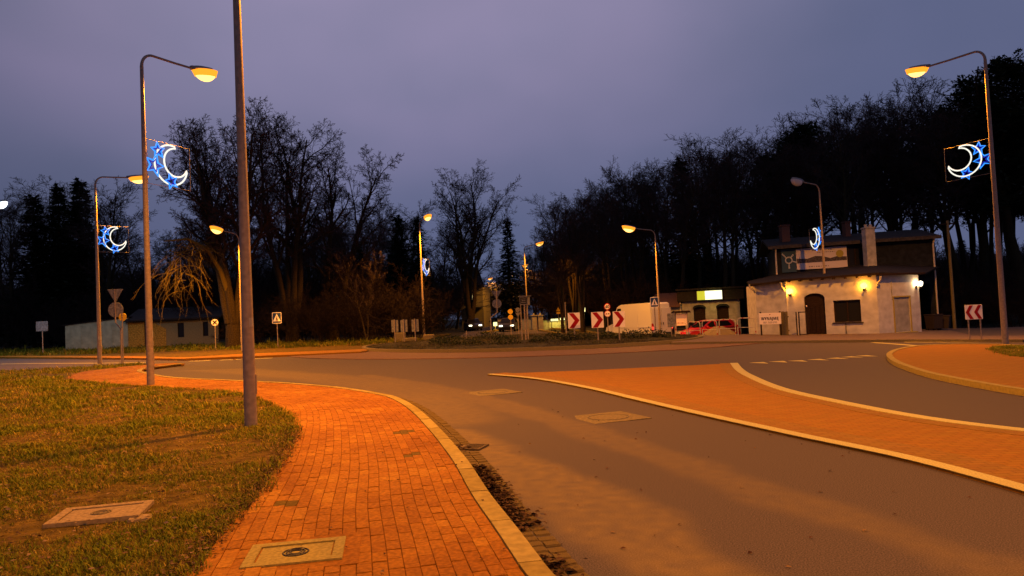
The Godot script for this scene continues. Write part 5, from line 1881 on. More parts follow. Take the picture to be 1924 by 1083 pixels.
# ---------------------------------------------------------------- signs and posts
func build_signs():
	var n := [Vector2(3.09, -37.50), Vector2(4.22, -36.92), Vector2(5.31, -37.01)]
	var ll := ["red and white chevron board on the island, closest to the double board sign", "red and white chevron board in the middle of the island's three", "red and white chevron board on the island overlapping the white van"]
	for i in 3:
		var o := sign_post("chevron_sign", ll[i], n[i], 1.66, 0.05 + 0.06 * i, "chevron boards on the island facing the viewer", 0.032)
		plate(rect(0.62, 0.80, 0.02), 1.30, 0.035, M.sign_white, o)
		chevrons(1, 0.60, 0.79, 1.0, 1.30, 0.056, o)
	var ra: Vector2 = Vector2(18.66, -30.09)
	var rb: Vector2 = Vector2(18.03, -28.38)
	var ds := thing("double_chevron_sign", "small double chevron board on two posts behind the red sidewalk", "road sign", gp((ra + rb) / 2, 0.1), -0.15)
	var dm := MB.new()
	for s in [-0.2, 0.24]:
		dm.pole(Vector3(s, -0.3, 0), Vector3(s, 1.36, 0), 0.03, 0.03, 8)
	part("post", dm, M.steel, ds)
	plate(rect(0.64, 0.58, 0.02), 1.09, 0.035, M.sign_white, ds)
	chevrons(2, 0.62, 0.57, -1.0, 1.09, 0.056, ds)
	# backs of the chevron boards that face the other way
	var sbk := [Vector2(-7.52, -46.25), Vector2(-6.87, -45.74), Vector2(-6.09, -45.12)]
	var sl := ["grey back of a sign board beyond the island, farthest from the lamp post", "grey back of a sign board beyond the island, middle one of three", "grey back of a sign board beyond the island, close to the lamp post"]
	for i in 3:
		var o := sign_post("sign_back", sl[i], sbk[i], 1.66, -0.25, "sign boards seen from behind", 0.03)
		var z := -0.055
		plate(rect(0.46, 0.76, 0.02), 1.24, z, M.sign_back, o)
	# crossing signs
	for q in [[Vector2(-15.37, -47.59), 2.35, "blue pedestrian crossing sign on a thin post before the dark thicket", 0.72], [Vector2(8.60, -44.50), 2.55, "blue pedestrian crossing sign over the roof of the white van", 0.62]]:
		var o := sign_post("crossing_sign", q[2], q[0], q[1], 0.1, "pedestrian crossing signs", 0.03)
		plate(rect(q[3] * 0.82, q[3], 0.03), q[1] - q[3] / 2 + 0.02, 0.032, M.sign_white, o)
		var e: float = q[3]
		print_on(o, "blue_field", rect(e * 0.74, e * 0.9, 0.02), q[1] - e / 2 + 0.02, 0.052, M.sign_blue)
		print_on(o, "white_triangle", PackedVector2Array([Vector2(-e * 0.34, -e * 0.3), Vector2(e * 0.34, -e * 0.3), Vector2(0, e * 0.36)]), q[1] - e / 2 + 0.02, 0.0565, M.sign_white)
		# the walking figure
		var fy: float = q[1] - e / 2 + 0.02
		print_on(o, "walking_figure", PackedVector2Array([Vector2(-0.09 * e, -0.26 * e), Vector2(-0.03 * e, -0.26 * e), Vector2(0.0, -0.12 * e), Vector2(0.05 * e, -0.26 * e), Vector2(0.1 * e, -0.26 * e), Vector2(0.035 * e, 0.05 * e), Vector2(-0.035 * e, 0.05 * e)]), fy, 0.061, M.sign_black)
		print_on(o, "walking_figure", ngon(0.045 * e, 10), fy + 0.11 * e, 0.061, M.sign_black)
	# no stopping sign with a cross, seen small
	var ns := sign_post("round_sign", "small round white sign with a dark cross on a thin post by the lit tree", Vector2(-19.39, -47.53), 2.05, 0.15, "", 0.025)
	plate(ngon(0.22, 22), 1.85, 0.028, M.sign_white, ns)
	for a in [PI / 4, -PI / 4]:
		var cm := MB.new()
		cm.at(Transform3D(Basis(Vector3.BACK, a), Vector3(0, 1.85, 0.052 + a * 0.003))).box(Vector3.ZERO, Vector3(0.36, 0.075, 0.006))
		part("cross_bar", cm, M.sign_black, ns)
	# give way and roundabout signs from behind, on a cranked post
	for q in [[Vector2(-18.55, -34.55), Vector2(-18.79, -34.40), "backs of a triangular and a round sign on a cranked post by the green shed", 3.55, 0.72], [Vector2(-1.40, -45.00), Vector2(-0.98, -45.00), "backs of a triangular and a round sign on a cranked post north of the island", 3.20, 0.58]]:
		var o := thing("give_way_sign", q[2], "road sign", gp(q[0]), 0.0)
		var top: float = q[3]
		var dx: float = (q[1] as Vector2).x - (q[0] as Vector2).x
		var e: float = q[4]
		var pm := MB.new()
		pm.tube(PackedVector3Array([Vector3(0, -0.3, 0), Vector3(0, top - 1.85 * e - 0.55, 0), Vector3(dx, top - 1.85 * e - 0.25, 0), Vector3(dx, top, 0)]), PackedFloat32Array([0.032]), 8)
		part("post", pm, M.steel, o)
		var t := MB.new()
		t.at(Transform3D(Basis(), Vector3(dx, top, -0.055))).prism(PackedVector2Array([Vector2(-e * 0.52, 0), Vector2(0, -e * 0.9), Vector2(e * 0.52, 0)]), 0, 0.02, 0.004)
		part("triangle_board", t, M.sign_back, o)
		var r := MB.new()
		r.at(Transform3D(Basis(), Vector3(dx, top - e * 1.36, -0.055))).prism(ngon(e * 0.5, 26), 0, 0.02, 0.004)
		part("round_board", r, M.sign_back, o)
	var yo := sign_post("round_sign", "back of a yellowish round sign on a thin post before the ochre boards", Vector2(-18.05, -33.76), 2.4, -0.1, "", 0.025)
	plate(ngon(0.19, 22), 2.2, -0.05, M.sign_yellow, yo)
	var fs := sign_post("square_sign", "grey square sign back at the west end of the road", Vector2(-32.54, -50.52), 2.35, 0.1, "", 0.03)
	plate(rect(0.78, 0.68, 0.03), 2.0, 0.03, M.sign_back, fs)
	# speed limit and no overtaking
	var sp := sign_post("speed_limit_sign", "round speed limit sign reading 40 above a round no overtaking sign", Vector2(6.04, -47.00), 2.24 , 0.1, "", 0.03)
	var ht := 2.24
	for i in 2:
		var y := ht - 0.22 - i * 0.46
		plate(ngon(0.215, 24), y, 0.032, M.sign_red, sp)
		print_on(sp, "white_disc", ngon(0.165 if i == 0 else 0.18, 24), y, 0.052, M.sign_white)
	letters("40", 0.2, Transform3D(Basis(), Vector3(0, ht - 0.22, 0.058)), M.sign_black, sp)
	for s in [-0.075, 0.075]:
		print_on(sp, "car_mark", PackedVector2Array([Vector2(s - 0.055, -0.035), Vector2(s + 0.055, -0.035), Vector2(s + 0.055, 0.0), Vector2(s + 0.03, 0.035), Vector2(s - 0.03, 0.035), Vector2(s - 0.055, 0.0)]), ht - 0.68, 0.058, M.sign_black if s > 0 else M.sign_red)
	# the double board sign on the island
	var bs := thing("board_sign", "double information board with a small roof on thin posts on the island", "sign", gp(Vector2(0.58, -38.50), 0.1), 0.12)
	var bp := MB.new()
	bp.pole(Vector3(0.02, -0.3, 0.02), Vector3(0.02, 2.35, 0.02), 0.035, 0.035, 8)
	bp.pole(Vector3(-0.14, -0.3, -0.25), Vector3(-0.14, 2.35, -0.25), 0.028, 0.028, 8)
	bp.pole(Vector3(0.22, -0.3, -0.5), Vector3(0.22, 2.35, -0.5), 0.028, 0.028, 8)
	part("post", bp, M.steel, bs)
	var b1 := MB.new()
	b1.at(Transform3D(Basis(Vector3.UP, -0.15), Vector3(-0.02, 2.32, 0.07))).box(Vector3.ZERO, Vector3(0.4, 0.44, 0.05), 0.005)
	part("front_board", b1, M.sign_back, bs)
	var b2 := MB.new()
	b2.at(Transform3D(Basis(Vector3.UP, -0.15), Vector3(-0.02, 2.32, 0.098))).box(Vector3.ZERO, Vector3(0.34, 0.34, 0.008))
	part("dark_panel", b2, M.sign_black, bs)
	for i in 3:
		var b3 := MB.new()
		b3.at(Transform3D(Basis(Vector3.UP, -0.15), Vector3(-0.02, 2.32, 0.104))).box(Vector3(0, 0.09 - i * 0.09, 0), Vector3(0.24 - 0.04 * (i % 2), 0.035, 0.006))
		part("print_mark", b3, M.sign_back, bs)
	var b4 := MB.new()
	b4.at(Transform3D(Basis(Vector3.UP, 1.2), Vector3(0.27, 2.3, -0.22))).box(Vector3.ZERO, Vector3(0.52, 0.44, 0.05), 0.005)
	part("side_board", b4, M.sign_back, bs)
	var b5 := MB.new()
	b5.box(Vector3(0.08, 2.56, -0.16), Vector3(0.62, 0.04, 0.62), 0.01)
	part("roof_plate", b5, M.sign_back, bs)
	# two yellow discs beside the north road, and small signs behind
	var yd := sign_post("yellow_sign", "two yellow round sign boards one above the other beside the north road", Vector2(-0.22, -58.00), 2.16, 0.0, "", 0.03)
	var yh := 2.16
	for i in 2:
		plate(ngon(0.2, 20), yh - 0.2 - 0.44 * i, 0.03, M.sign_yellow, yd)
	var ws := sign_post("warning_sign", "dim yellow triangular sign above a small plate beyond the glowing letters", Vector2(5.54, -90.00), 2.42, 0.1, "", 0.03)
	var wh := 2.42
	plate(PackedVector2Array([Vector2(-0.28, -0.46), Vector2(0.28, -0.46), Vector2(0, 0.02)]), wh, 0.03, M.sign_yellow, ws)
	plate(rect(0.5, 0.22, 0.02), wh - 0.68, 0.03, M.sign_yellow, ws)
	var gs := sign_post("dim_sign", "dim pair of sign backs, triangle under disc, behind the double board", Vector2(0.40, -62.00), 2.31, 0.0, "", 0.028)
	var gh := 2.31
	plate(ngon(0.2, 20), gh - 0.2, 0.03, M.sign_back, gs)
	plate(PackedVector2Array([Vector2(-0.22, 0.18), Vector2(0, -0.22), Vector2(0.22, 0.18)]), gh - 0.62, 0.03, M.sign_back, gs)
	var gb := sign_post("square_sign", "grey sign back on two posts against the white van's rear corner", Vector2(8.44, -39.31), 1.5, 0.05, "", 0.025)
	plate(rect(0.4, 0.74, 0.02), 1.12, 0.03, M.sign_back, gb)
	var gbp := MB.new()
	gbp.pole(Vector3(0.2, -0.3, -0.05), Vector3(0.2, 1.5, -0.05), 0.025, 0.025, 8)
	part("post", gbp, M.steel, gb)
	# slim posts
	for q in [[Vector2(3.28, -46.00), 2.35, "slim bare grey post beside the chevron board and glowing letters"], [Vector2(-2.86, -44.00), 0.8, "short thin marker post in the island's plants"], [Vector2(1.90, -60.00), 1.11, "short dark post before the gate pillars"]]:
		var o := thing("post", q[2], "post", gp(q[0]))
		var m := MB.new()
		m.pole(Vector3(0, -0.3, 0), Vector3(0, q[1], 0), 0.035, 0.03, 8)
		part("shaft", m, M.steel, o)
		var cm := MB.new()
		cm.pole(Vector3(0, q[1], 0), Vector3(0, q[1] + 0.03, 0), 0.045, 0.03, 8)
		part("cap", cm, M.steel, o)
	# a lit garden lamp on a post, seen between two chevron boards
	var gl := thing("garden_lamp", "small lit lamp on a short post between two chevron boards", "lamp", flat(Vector2(6.96, -72.00)))
	var gm := MB.new()
	gm.pole(Vector3(0.0, -0.5, 0), Vector3(0.0, 1.75, 0), 0.06, 0.05, 8)
	part("post", gm, M.steel, gl)
	var gg := MB.new()
	gg.box(Vector3(-0.02, 1.98, 0), Vector3(0.3, 0.44, 0.3), 0.04)
	part("lantern", gg, M.lit_letter, gl)
	small_light(gl, Vector3(-0.02, 1.98, 0.35), Color(1.0, 0.9, 0.45), 1.5, 0.1)
	var yb := thing("lit_box", "small yellow lit box low before the pale garden wall on the north road", "sign", flat(Vector2(-2.01, -80.00)))
	var ym := MB.new()
	ym.box(Vector3(0, 0.75, 0), Vector3(0.42, 0.42, 0.2), 0.03)
	part("lit_panel", ym, M.lit_letter, yb)
	var yp := MB.new()
	yp.pole(Vector3(0, -0.5, 0), Vector3(0, 0.54, 0), 0.05, 0.05, 8)
	part("post", yp, M.steel, yb)
	small_light(yb, Vector3(0, 0.75, 0.35), Color(1.0, 0.9, 0.4), 0.8, 0.1)
	# tall bare pole behind the white building
	var up := thing("utility_pole", "tall dark utility pole past the corner of the white building", "pole", flat(Vector2(26.44, -44.00)))
	var um := MB.new()
	um.tube(PackedVector3Array([Vector3(0, -0.4, 0), Vector3(0, 6.5, 0)]), PackedFloat32Array([0.1, 0.075]), 10)
	part("shaft", um, M.worn_concrete, up)
	var uc := MB.new()
	uc.box(Vector3(0, 6.3, 0), Vector3(0.9, 0.08, 0.08), 0.01)
	part("crossarm", uc, M.dark_wood, up)
	# rent board in front of the white building
	var wa: Vector2 = Vector2(13.62, -40.61)
	var wb: Vector2 = Vector2(14.48, -39.67)
	var rbd := thing("rental_board", "white board reading WYNAJMĘ on two dark posts before the building", "sign", gp((wa + wb) / 2, 0.1))
	rbd.rotation.y = -atan2(wb.y - wa.y, wb.x - wa.x)
	var rw := wa.distance_to(wb)
	var rm := MB.new()
	for s in [-0.46, 0.44]:
		rm.box(Vector3(rw * s, 0.55, -0.06), Vector3(0.06, 1.5, 0.06))
	part("post", rm, M.dark_wood, rbd)
	var bm := MB.new()
	bm.box(Vector3(0, 0.92, 0), Vector3(rw, 0.62, 0.03), 0.004)
	part("board", bm, M.sign_white, rbd)
	letters("WYNAJMĘ", 0.165, Transform3D(Basis(), Vector3(0, 0.92, 0.017)), M.sign_black, rbd)
	letters("601 509 010", 0.11, Transform3D(Basis(), Vector3(0, 0.71, 0.017)), M.sign_back, rbd, false)
	letters("→", 0.05, Transform3D(Basis(Vector3.BACK, -PI / 2), Vector3(0, 1.14, 0.017)), M.sign_red, rbd)

# ---------------------------------------------------------------- vehicles
func build_vehicles():
	car("red hatchback parked behind the striped barrier and sand heap", flat(Vector2(13.10, -49.50)) + Vector3(0, -0.5, 0), PI + 0.35, M.car_red, false, 4.0)
	car("dark car with blazing headlights coming down the north road beside the yellow box", flat(Vector2(-0.54, -76.00)), -PI / 2 - 0.1, M.car_dark, true, 4.2)
	car("second dark car with lit headlights by the house with lit windows", flat(Vector2(-4.80, -86.00)), -PI / 2 + 0.2, M.car_dark, true, 4.2)
	# the white van
	var e: Vector2 = Vector2(9.12, -48.50)
	var phi := deg_to_rad(57)
	var o := thing("white_van", "white panel van driving away round the island with its tail light on", "van", flat(e) + Vector3(0, -0.42, 0), 0.0)
	o.basis = Basis(Vector3(-cos(phi), 0, -sin(phi)), Vector3.UP, Vector3(sin(phi), 0, -cos(phi)))
	# x forward from the tail, z across from the near side
	var L := 4.7
	var W := 1.85
	var H := 2.62
	var pr := PackedVector2Array([Vector2(0.02, 0.45), Vector2(L - 0.1, 0.4), Vector2(L, 0.75), Vector2(L - 0.12, 1.05), Vector2(L - 0.75, 1.25), Vector2(L - 1.35, H - 0.2), Vector2(L - 1.75, H - 0.04), Vector2(0.3, H), Vector2(0.08, H - 0.1), Vector2(0.0, 1.2)])
	var m := MB.new()
	m.at(Transform3D(Basis(), Vector3(0, 0, W / 2))).prism(pr, -W / 2, W / 2, 0.07)
	part("body", m, M.van_white, o)
	for i in 2:
		var d := MB.new()
		d.box(Vector3(-0.012, 1.36, W * (0.26 + 0.48 * i)), Vector3(0.04, 1.78, W * 0.46), 0.012)
		var dn := part("rear_door", d, M.van_white, o)
		var h := MB.new()
		h.box(Vector3(-0.045, 1.2, W * (0.44 + 0.12 * i)), Vector3(0.04, 0.16, 0.05), 0.01)
		part("handle", h, M.plastic, dn)
	var bp := MB.new()
	bp.box(Vector3(-0.06, 0.5, W / 2), Vector3(0.2, 0.22, W * 0.98), 0.03)
	part("bumper", bp, M.plastic, o)
	var np := MB.new()
	np.box(Vector3(-0.17, 0.52, W / 2), Vector3(0.02, 0.12, 0.5))
	part("number_plate", np, M.sign_white, o)
	for i in 2:
		var t := MB.new()
		t.box(Vector3(-0.02, 0.98, 0.06 + (W - 0.12) * i), Vector3(0.1, 0.5, 0.12), 0.02)
		var tn := part("tail_light", t, M.tail_off, o)
		var tb := MB.new()
		tb.box(Vector3(-0.06, 0.92, 0.05 + (W - 0.1) * i), Vector3(0.05, 0.2, 0.15), 0.02)
		part("bulb_field", tb, M.tail, tn)
		for x in [0.85, L - 0.9]:
			wheel(o, Vector3(x, 0.34, 0.12 + (W - 0.24) * i), 0.34, 0.22)
	var sd := MB.new()
	sd.box(Vector3(1.9, 1.3, -0.003), Vector3(1.15, 1.7, 0.02), 0.006)
	part("sliding_door", sd, M.van_white, o)
	var rl := MB.new()
	rl.box(Vector3(1.6, 1.0, -0.012), Vector3(3.0, 0.05, 0.03), 0.006)
	part("side_rail", rl, M.van_white, o)
	for i in 2:
		var g := MB.new()
		g.at(Transform3D(Basis(), Vector3(0, 0, (-0.004 if i == 0 else W - 0.012)))).prism(PackedVector2Array([Vector2(L - 1.75, 1.3), Vector2(L - 0.85, 1.27), Vector2(L - 1.38, H - 0.3), Vector2(L - 1.75, H - 0.3)]), 0, 0.016)
		part("window", g, M.glass, o)
		var mi := MB.new()
		mi.box(Vector3(L - 1.0, 1.4, -0.12 + (W + 0.24) * i), Vector3(0.12, 0.28, 0.2), 0.03)
		part("mirror", mi, M.plastic, o)
	# a second car's tail behind the barrier
	car("dark car parked beyond the notice board with its bonnet hidden", flat(Vector2(12.33, -53.00)) + Vector3(0, -0.6, 0), 0.4, M.car_dark, false, 3.9)

# ---------------------------------------------------------------- small things
func build_small():
	var so := ["", "", "", "", ""]
	var ln := ["striped barrier hoop closest to the white rental board", "striped barrier hoop over the sand heap's rounded end", "striped barrier hoop in front of the red car's roof", "striped barrier hoop in front of the red car's bonnet", "striped barrier hoop beside the notice board"]
	var ends := [[Vector2(13.74, -41.60), Vector2(12.89, -42.30)], [Vector2(12.84, -42.40), Vector2(12.14, -43.40)], [Vector2(12.07, -43.50), Vector2(11.44, -44.60)], [Vector2(11.37, -44.70), Vector2(10.92, -46.00)], [Vector2(10.86, -46.10), Vector2(10.40, -47.20)]]
	var red: Material = M.sign_red
	for i in 5:
		var a: Vector2 = ends[i][1]
		var b: Vector2 = ends[i][0]
		var o := thing("barrier", ln[i], "barrier", Vector3(a.x, -0.0135 * a.x + 0.08 - 0.06 * i, a.y), -atan2(b.y - a.y, b.x - a.x), "red and white barrier hoops along the car park")
		var w := a.distance_to(b)
		var p := PackedVector3Array([Vector3(0.03, -0.3, 0), Vector3(0.03, 0.3, 0), Vector3(0.03, 0.78, 0)])
		for k in 5:
			var t := PI / 2 * k / 4.0
			p.append(Vector3(0.03 + 0.16 * (1 - cos(t)), 0.82 + 0.16 * sin(t), 0))
		for k in 5:
			var t := PI / 2 * k / 4.0
			p.append(Vector3(w - 0.03 - 0.16 * (1 - sin(t)), 0.82 + 0.16 * cos(t), 0))
		p.append(Vector3(w - 0.03, 0.3, 0))
		p.append(Vector3(w - 0.03, -0.3, 0))
		var m := MB.new()
		m.tube(p, PackedFloat32Array([0.026]), 8)
		part("hoop", m, M.barrier_white, o)
		var cb := MB.new()
		cb.pole(Vector3(0.03, 0.45, 0), Vector3(w - 0.03, 0.45, 0), 0.016, 0.016, 8)
		part("crossbar", cb, M.barrier_white, o)
		for s in [[0.03, 0.5, 0.62], [w - 0.03, 0.14, 0.24]]:
			var r := MB.new()
			r.pole(Vector3(s[0], s[1], 0), Vector3(s[0], s[2], 0), 0.029, 0.029, 8)
			part("red_band", r, red, o)
		for k in 3:
			if k == 1: continue
			var u := 0.26 + (w - 0.52) * (k + 0.3) / 3.0
			var r := MB.new()
			r.pole(Vector3(u, 0.98, 0), Vector3(u + (w - 0.52) / 8.0, 0.98, 0), 0.029, 0.029, 8)
			part("red_band", r, red, o)
	# sand heap
	var hp := thing("sand_heap", "heap of pale sand between the barrier and the red car", "sand heap", flat(Vector2(12.65, -45.20)) + Vector3(0, -0.25, 0), -0.25)
	var hm := MB.new()
	var f := FastNoiseLite.new()
	f.frequency = 0.9
	for i in 14:
		for k in 28:
			var q := []
			for e in [[i, k], [i + 1, k], [i + 1, k + 1], [i, k + 1]]:
				var r: float = e[0] / 14.0
				var t: float = TAU * (int(e[1]) % 28) / 28.0
				var x := cos(t) * r * 1.45 
				var z := sin(t) * r * 0.8
				q.append(Vector3(x, 0.82 * (1 - pow(r, 1.7)) + (f.get_noise_2d(x * 2, z * 2) * 0.12 if r < 1 else -0.2), z))
			hm.quad(q[3], q[2], q[1], q[0])
	part("mound", hm, M.sand, hp)
	# notice board with its own small roof
	var nb := thing("notice_board", "pale notice board under a dark little roof beside the van", "notice board", flat(Vector2(11.45, -50.00)) + Vector3(0, -0.3, 0), 0.1)
	var pm := MB.new()
	for s in [-0.4, 0.4]:
		pm.box(Vector3(s, 0.75, 0), Vector3(0.07, 2.0, 0.07))
	part("post", pm, M.plaster_grey, nb)
	var bm := MB.new()
	bm.box(Vector3(0, 1.28, 0.03), Vector3(0.74, 0.8, 0.04), 0.005)
	part("board", bm, M.sign_white, nb)
	var rm := MB.new()
	rm.at(Transform3D(Basis(), Vector3(0, 1.74, 0))).prism(PackedVector2Array([Vector2(-0.62, 0), Vector2(0.62, 0), Vector2(0.5, 0.14), Vector2(-0.5, 0.14)]), -0.3, 0.3)
	part("roof", rm, M.dark_wood, nb)
	# fence panel and gate before the white building
	var fa: Vector2 = Vector2(14.52, -40.10)
	var fb: Vector2 = Vector2(14.74, -39.38)
	var fp := thing("fence_panel", "brown plank fence panel between the rental board and the gate", "fence", gp(fa, 0.1), -atan2(fb.y - fa.y, fb.x - fa.x))
	var fl := fa.distance_to(fb)
	for i in 5:
		var m := MB.new()
		m.box(Vector3(fl * (i + 0.5) / 5.0, 0.62, 0.01 * (i % 2)), Vector3(fl / 5.0 - 0.012, 1.3 + 0.02 * (i % 3), 0.025), 0.004)
		part("plank", m, M.worn_concrete, fp)
	var rr := MB.new()
	for y in [0.25, 1.0]:
		rr.box(Vector3(fl / 2, y, -0.035), Vector3(fl, 0.08, 0.03))
	part("rail", rr, M.dark_wood, fp)
	var ga: Vector2 = Vector2(15.06, -39.02)
	var gb: Vector2 = Vector2(15.58, -38.91)
	var gt := thing("gate", "open brown frame gate beside the arched door", "gate", gp(ga, 0.1), -atan2(gb.y - ga.y, gb.x - ga.x))
	var gl := ga.distance_to(gb)
	for x in [0.0, 0.13]:
		var m := MB.new()
		m.box(Vector3(x, 0.6, 0), Vector3(0.055, 1.3, 0.055), 0.006)
		part("post", m, M.dark_wood, gt)
	var gm := MB.new()
	gm.box(Vector3(gl / 2 + 0.08, 1.22, 0), Vector3(gl - 0.06, 0.05, 0.04))
	gm.box(Vector3(gl / 2 + 0.08, 0.04, 0), Vector3(gl - 0.06, 0.04, 0.04))
	gm.box(Vector3(gl + 0.03, 0.62, 0), Vector3(0.045, 1.2, 0.04))
	part("gate_frame", gm, M.dark_wood, gt)
	# bins at the building's corner
	var bi := thing("bin", "dark wheeled refuse bin at the corner of the white building", "bin", flat(Vector2(23.79, -41.50)), 0.3)
	var bb := MB.new()
	bb.at(Transform3D(Basis(Vector3.UP, PI / 2), Vector3(0, 0, 0))).prism(PackedVector2Array([Vector2(-0.26, 0.12), Vector2(0.26, 0.12), Vector2(0.34, 0.86), Vector2(-0.34, 0.86)]), -0.32, 0.32, 0.02)
	part("body", bb, M.bin, bi)
	var bl := MB.new()
	bl.box(Vector3(0, 0.9, 0), Vector3(0.7, 0.07, 0.74), 0.02)
	part("lid", bl, M.bin, bi)
	for s in [-0.25, 0.25]:
		var wm := MB.new()
		wm.at(Transform3D(Basis(Vector3.UP, PI / 2), Vector3(s, 0.1, -0.26))).disc(0.1, -0.03, 0.03, 12)
		part("wheel", wm, M.rubber, bi)
	var cb2 := copy(bi, "bin", "second dark refuse bin standing farther from the white building", flat(Vector2(24.63, -42.00)), 0.9, Vector3(1.0, 0.9, 1.0))
	# stone blocks behind the island
	for q in [[Vector2(-6.86, -48.00), 0.9, 0.42, "low pale stone block under the sign backs"], [Vector2(-6.07, -52.00), 0.75, 0.5, "low grey stone block at the foot of the lamp post behind the island"], [Vector2(-7.79, -50.00), 0.7, 0.75, "grey upright stone block behind the sign backs"]]:
		var m := MB.new()
		m.box(Vector3(0, q[2] / 2 - 0.1, 0), Vector3(q[1], q[2] + 0.2, 0.5), 0.05)
		var o := MeshInstance3D.new()
		o.mesh = m.mesh()
		o.material_override = M.worn_concrete
		o.name = numbered("stone_block")
		add_child(o)
		o.position = gp(q[0])
		tag(o, q[3], "stone block")
	# covers
	concrete_cover("path_cover", "square concrete manhole cover with an iron emblem set in the brick path", cover_mid, cover_x, 0.66, 0.5, 0.09, M.concrete, 0.085)
	concrete_cover("grass_cover", "worn concrete slab cover sunk in the grass verge", Vector2(-3.62, -6.35), Vector2(0.97, -0.24), 0.72, 0.55, 0.11, M.slab, 0.075, false)
	var bs := MB.new()
	bs.at(Transform3D(Basis(Vector3.UP, 0.24), gp(Vector2(-3.20, -6.17), 0.095))).box(Vector3.ZERO, Vector3(0.17, 0.05, 0.15), 0.015)
	var bso := struct("broken_slab", bs, M.slab)
	bso.remove_meta("kind")
	tag(bso, "broken pale piece of slab beside the worn cover in the grass", "concrete piece")
	for q in [[Vector2(-0.54, -16.23), Vector2(0.9, -0.43), 1.0, "pale square patch with a round lid in the lane, farther up the road"], [Vector2(1.45, -11.82), Vector2(0.93, -0.36), 1.0, "pale square patch with a round lid in the lane, nearer the viewer"]]:
		var o := thing("road_cover", q[3], "manhole cover", gp(q[0]), atan2(-(q[1] as Vector2).y, (q[1] as Vector2).x), "manhole covers in the lane")
		var m := MB.new()
		m.box(Vector3(0, -0.01, 0), Vector3(q[2], 0.034, q[2]), 0.004)
		part("surround", m, M.worn_concrete, o)
		var r := MB.new()
		r.at(Transform3D(Basis(Vector3.RIGHT, -PI / 2), Vector3.ZERO)).disc(0.31, 0.0, 0.0105, 28, 0.003)
		var ln2 := part("lid", r, M.worn_concrete, o)
		var rg := MB.new()
		var pts := PackedVector3Array()
		for i in 28:
			pts.append(Vector3(cos(TAU * i / 28) * 0.325, 0.006, sin(TAU * i / 28) * 0.325))
		rg.tube(pts, PackedFloat32Array([0.006]), 5, false, true)
		part("iron_ring", rg, M.iron, ln2)
	# the drain in the gutter
	var dp: Vector2 = Vector2(-0.59, -9.52)
	var dg := thing("drain_grate", "iron gutter grate in the road beside the kerb", "drain", gp(dp, 0.004), 1.25)
	var dm := MB.new()
	for s in [[0.0, 0.17, 0.5, 0.04], [0.0, -0.17, 0.5, 0.04], [0.23, 0.0, 0.04, 0.30], [-0.23, 0.0, 0.04, 0.30]]:
		dm.box(Vector3(s[0], 0, s[1]), Vector3(s[2], 0.03, s[3]))
	part("frame", dm, M.dusty_iron, dg)
	dg.scale = Vector3(0.75, 1, 0.75)
	for i in 8:
		var b := MB.new()
		b.box(Vector3(-0.185 + i * 0.053, -0.002, 0), Vector3(0.026, 0.028, 0.3))
		part("bar", b, M.dusty_iron, dg)
	# gutter setts along the kerb
	var gn := Node3D.new()
	gn.name = "gutter"
	add_child(gn)
	gn.set_meta("kind", "structure")
	rng.seed = 31
	var gutter_places := resample(offset_line(kerb_line, -0.085), 0.135, 0.0)
	gutter_places.append_array(resample(offset_line(kerb_line, -0.215), 0.14, 0.07))
	for q in gutter_places:
		var p: Vector2 = q[0]
		if p.y > -4.2 or p.y < -16.5: continue
		if p.distance_to(dp) < 0.3: continue
		var m := MB.new()
		m.at(Transform3D(Basis(Vector3.UP, atan2(-q[1].y, q[1].x) + rng.randfn() * 0.05), gp(p, -0.012 + rng.randf_range(-0.004, 0.006))))
		m.box(Vector3.ZERO, Vector3(0.118 + rng.randf_range(-0.012, 0.006), 0.05, 0.125 + rng.randf_range(-0.012, 0.006)), 0.012)
		part("sett", m, M.setts, gn)
	# plants on the island
	var kinds := [bush(1.3, 0.55, 1), bush(1.0, 0.42, 2), bush(1.7, 0.5, 3, 520)]
	var first := [null, null, null]
	var spots := [[Vector2(2.02, -37.50), 0, 1.0, "round dark bush between the double board and the chevron boards"], [Vector2(2.81, -37.60), 1, 1.0, "small dark bush at the foot of the western chevron board"], [Vector2(3.69, -38.20), 2, 0.8, "low dark bush between two chevron boards"], [Vector2(4.90, -38.60), 1, 1.1, "small dark bush beneath the speed limit sign"], [Vector2(6.09, -38.50), 2, 1.0, "low dark bush before the van's wheels"], [Vector2(7.11, -39.50), 0, 0.9, "dark bush before the van's rear wheel"], [Vector2(7.81, -39.00), 1, 1.1, "dark bush before the van's tail"], [Vector2(1.10, -37.00), 1, 0.9, "small dark bush beside the double board sign's posts"], [Vector2(-0.45, -36.60), 2, 1.0, "low dark bush before the cranked sign post"], [Vector2(-2.06, -37.00), 0, 0.9, "dark bush before the marker post on the island"], [Vector2(-3.22, -38.00), 2, 1.1, "low dark bush on the island's west part"], [Vector2(-4.07, -39.50), 1, 1.1, "small dark bush at the island's west kerb"], [Vector2(-1.42, -42.00), 2, 1.0, "low dark bush on the crown of the island"]]
	for s in spots:
		var kk: int = s[1]
		var pos := gp(s[0], 0.2)
		var dd: float = (s[0] as Vector2).distance_to(island_mid) / 9.7
		pos.y += 0.25 * maxf(0.0, 1 - dd * dd) - 0.1
		var n: Node3D
		if first[kk] == null:
			n = thing("island_bush", s[3], "bush", pos, kk * 1.1, "low bushes on the roundabout island")
			part("foliage", kinds[kk], M.leafy, n)
			first[kk] = n
		else:
			n = copy(first[kk], "island_bush", s[3], pos, s[0].x * 2.0)
		n.scale = Vector3.ONE * s[2]
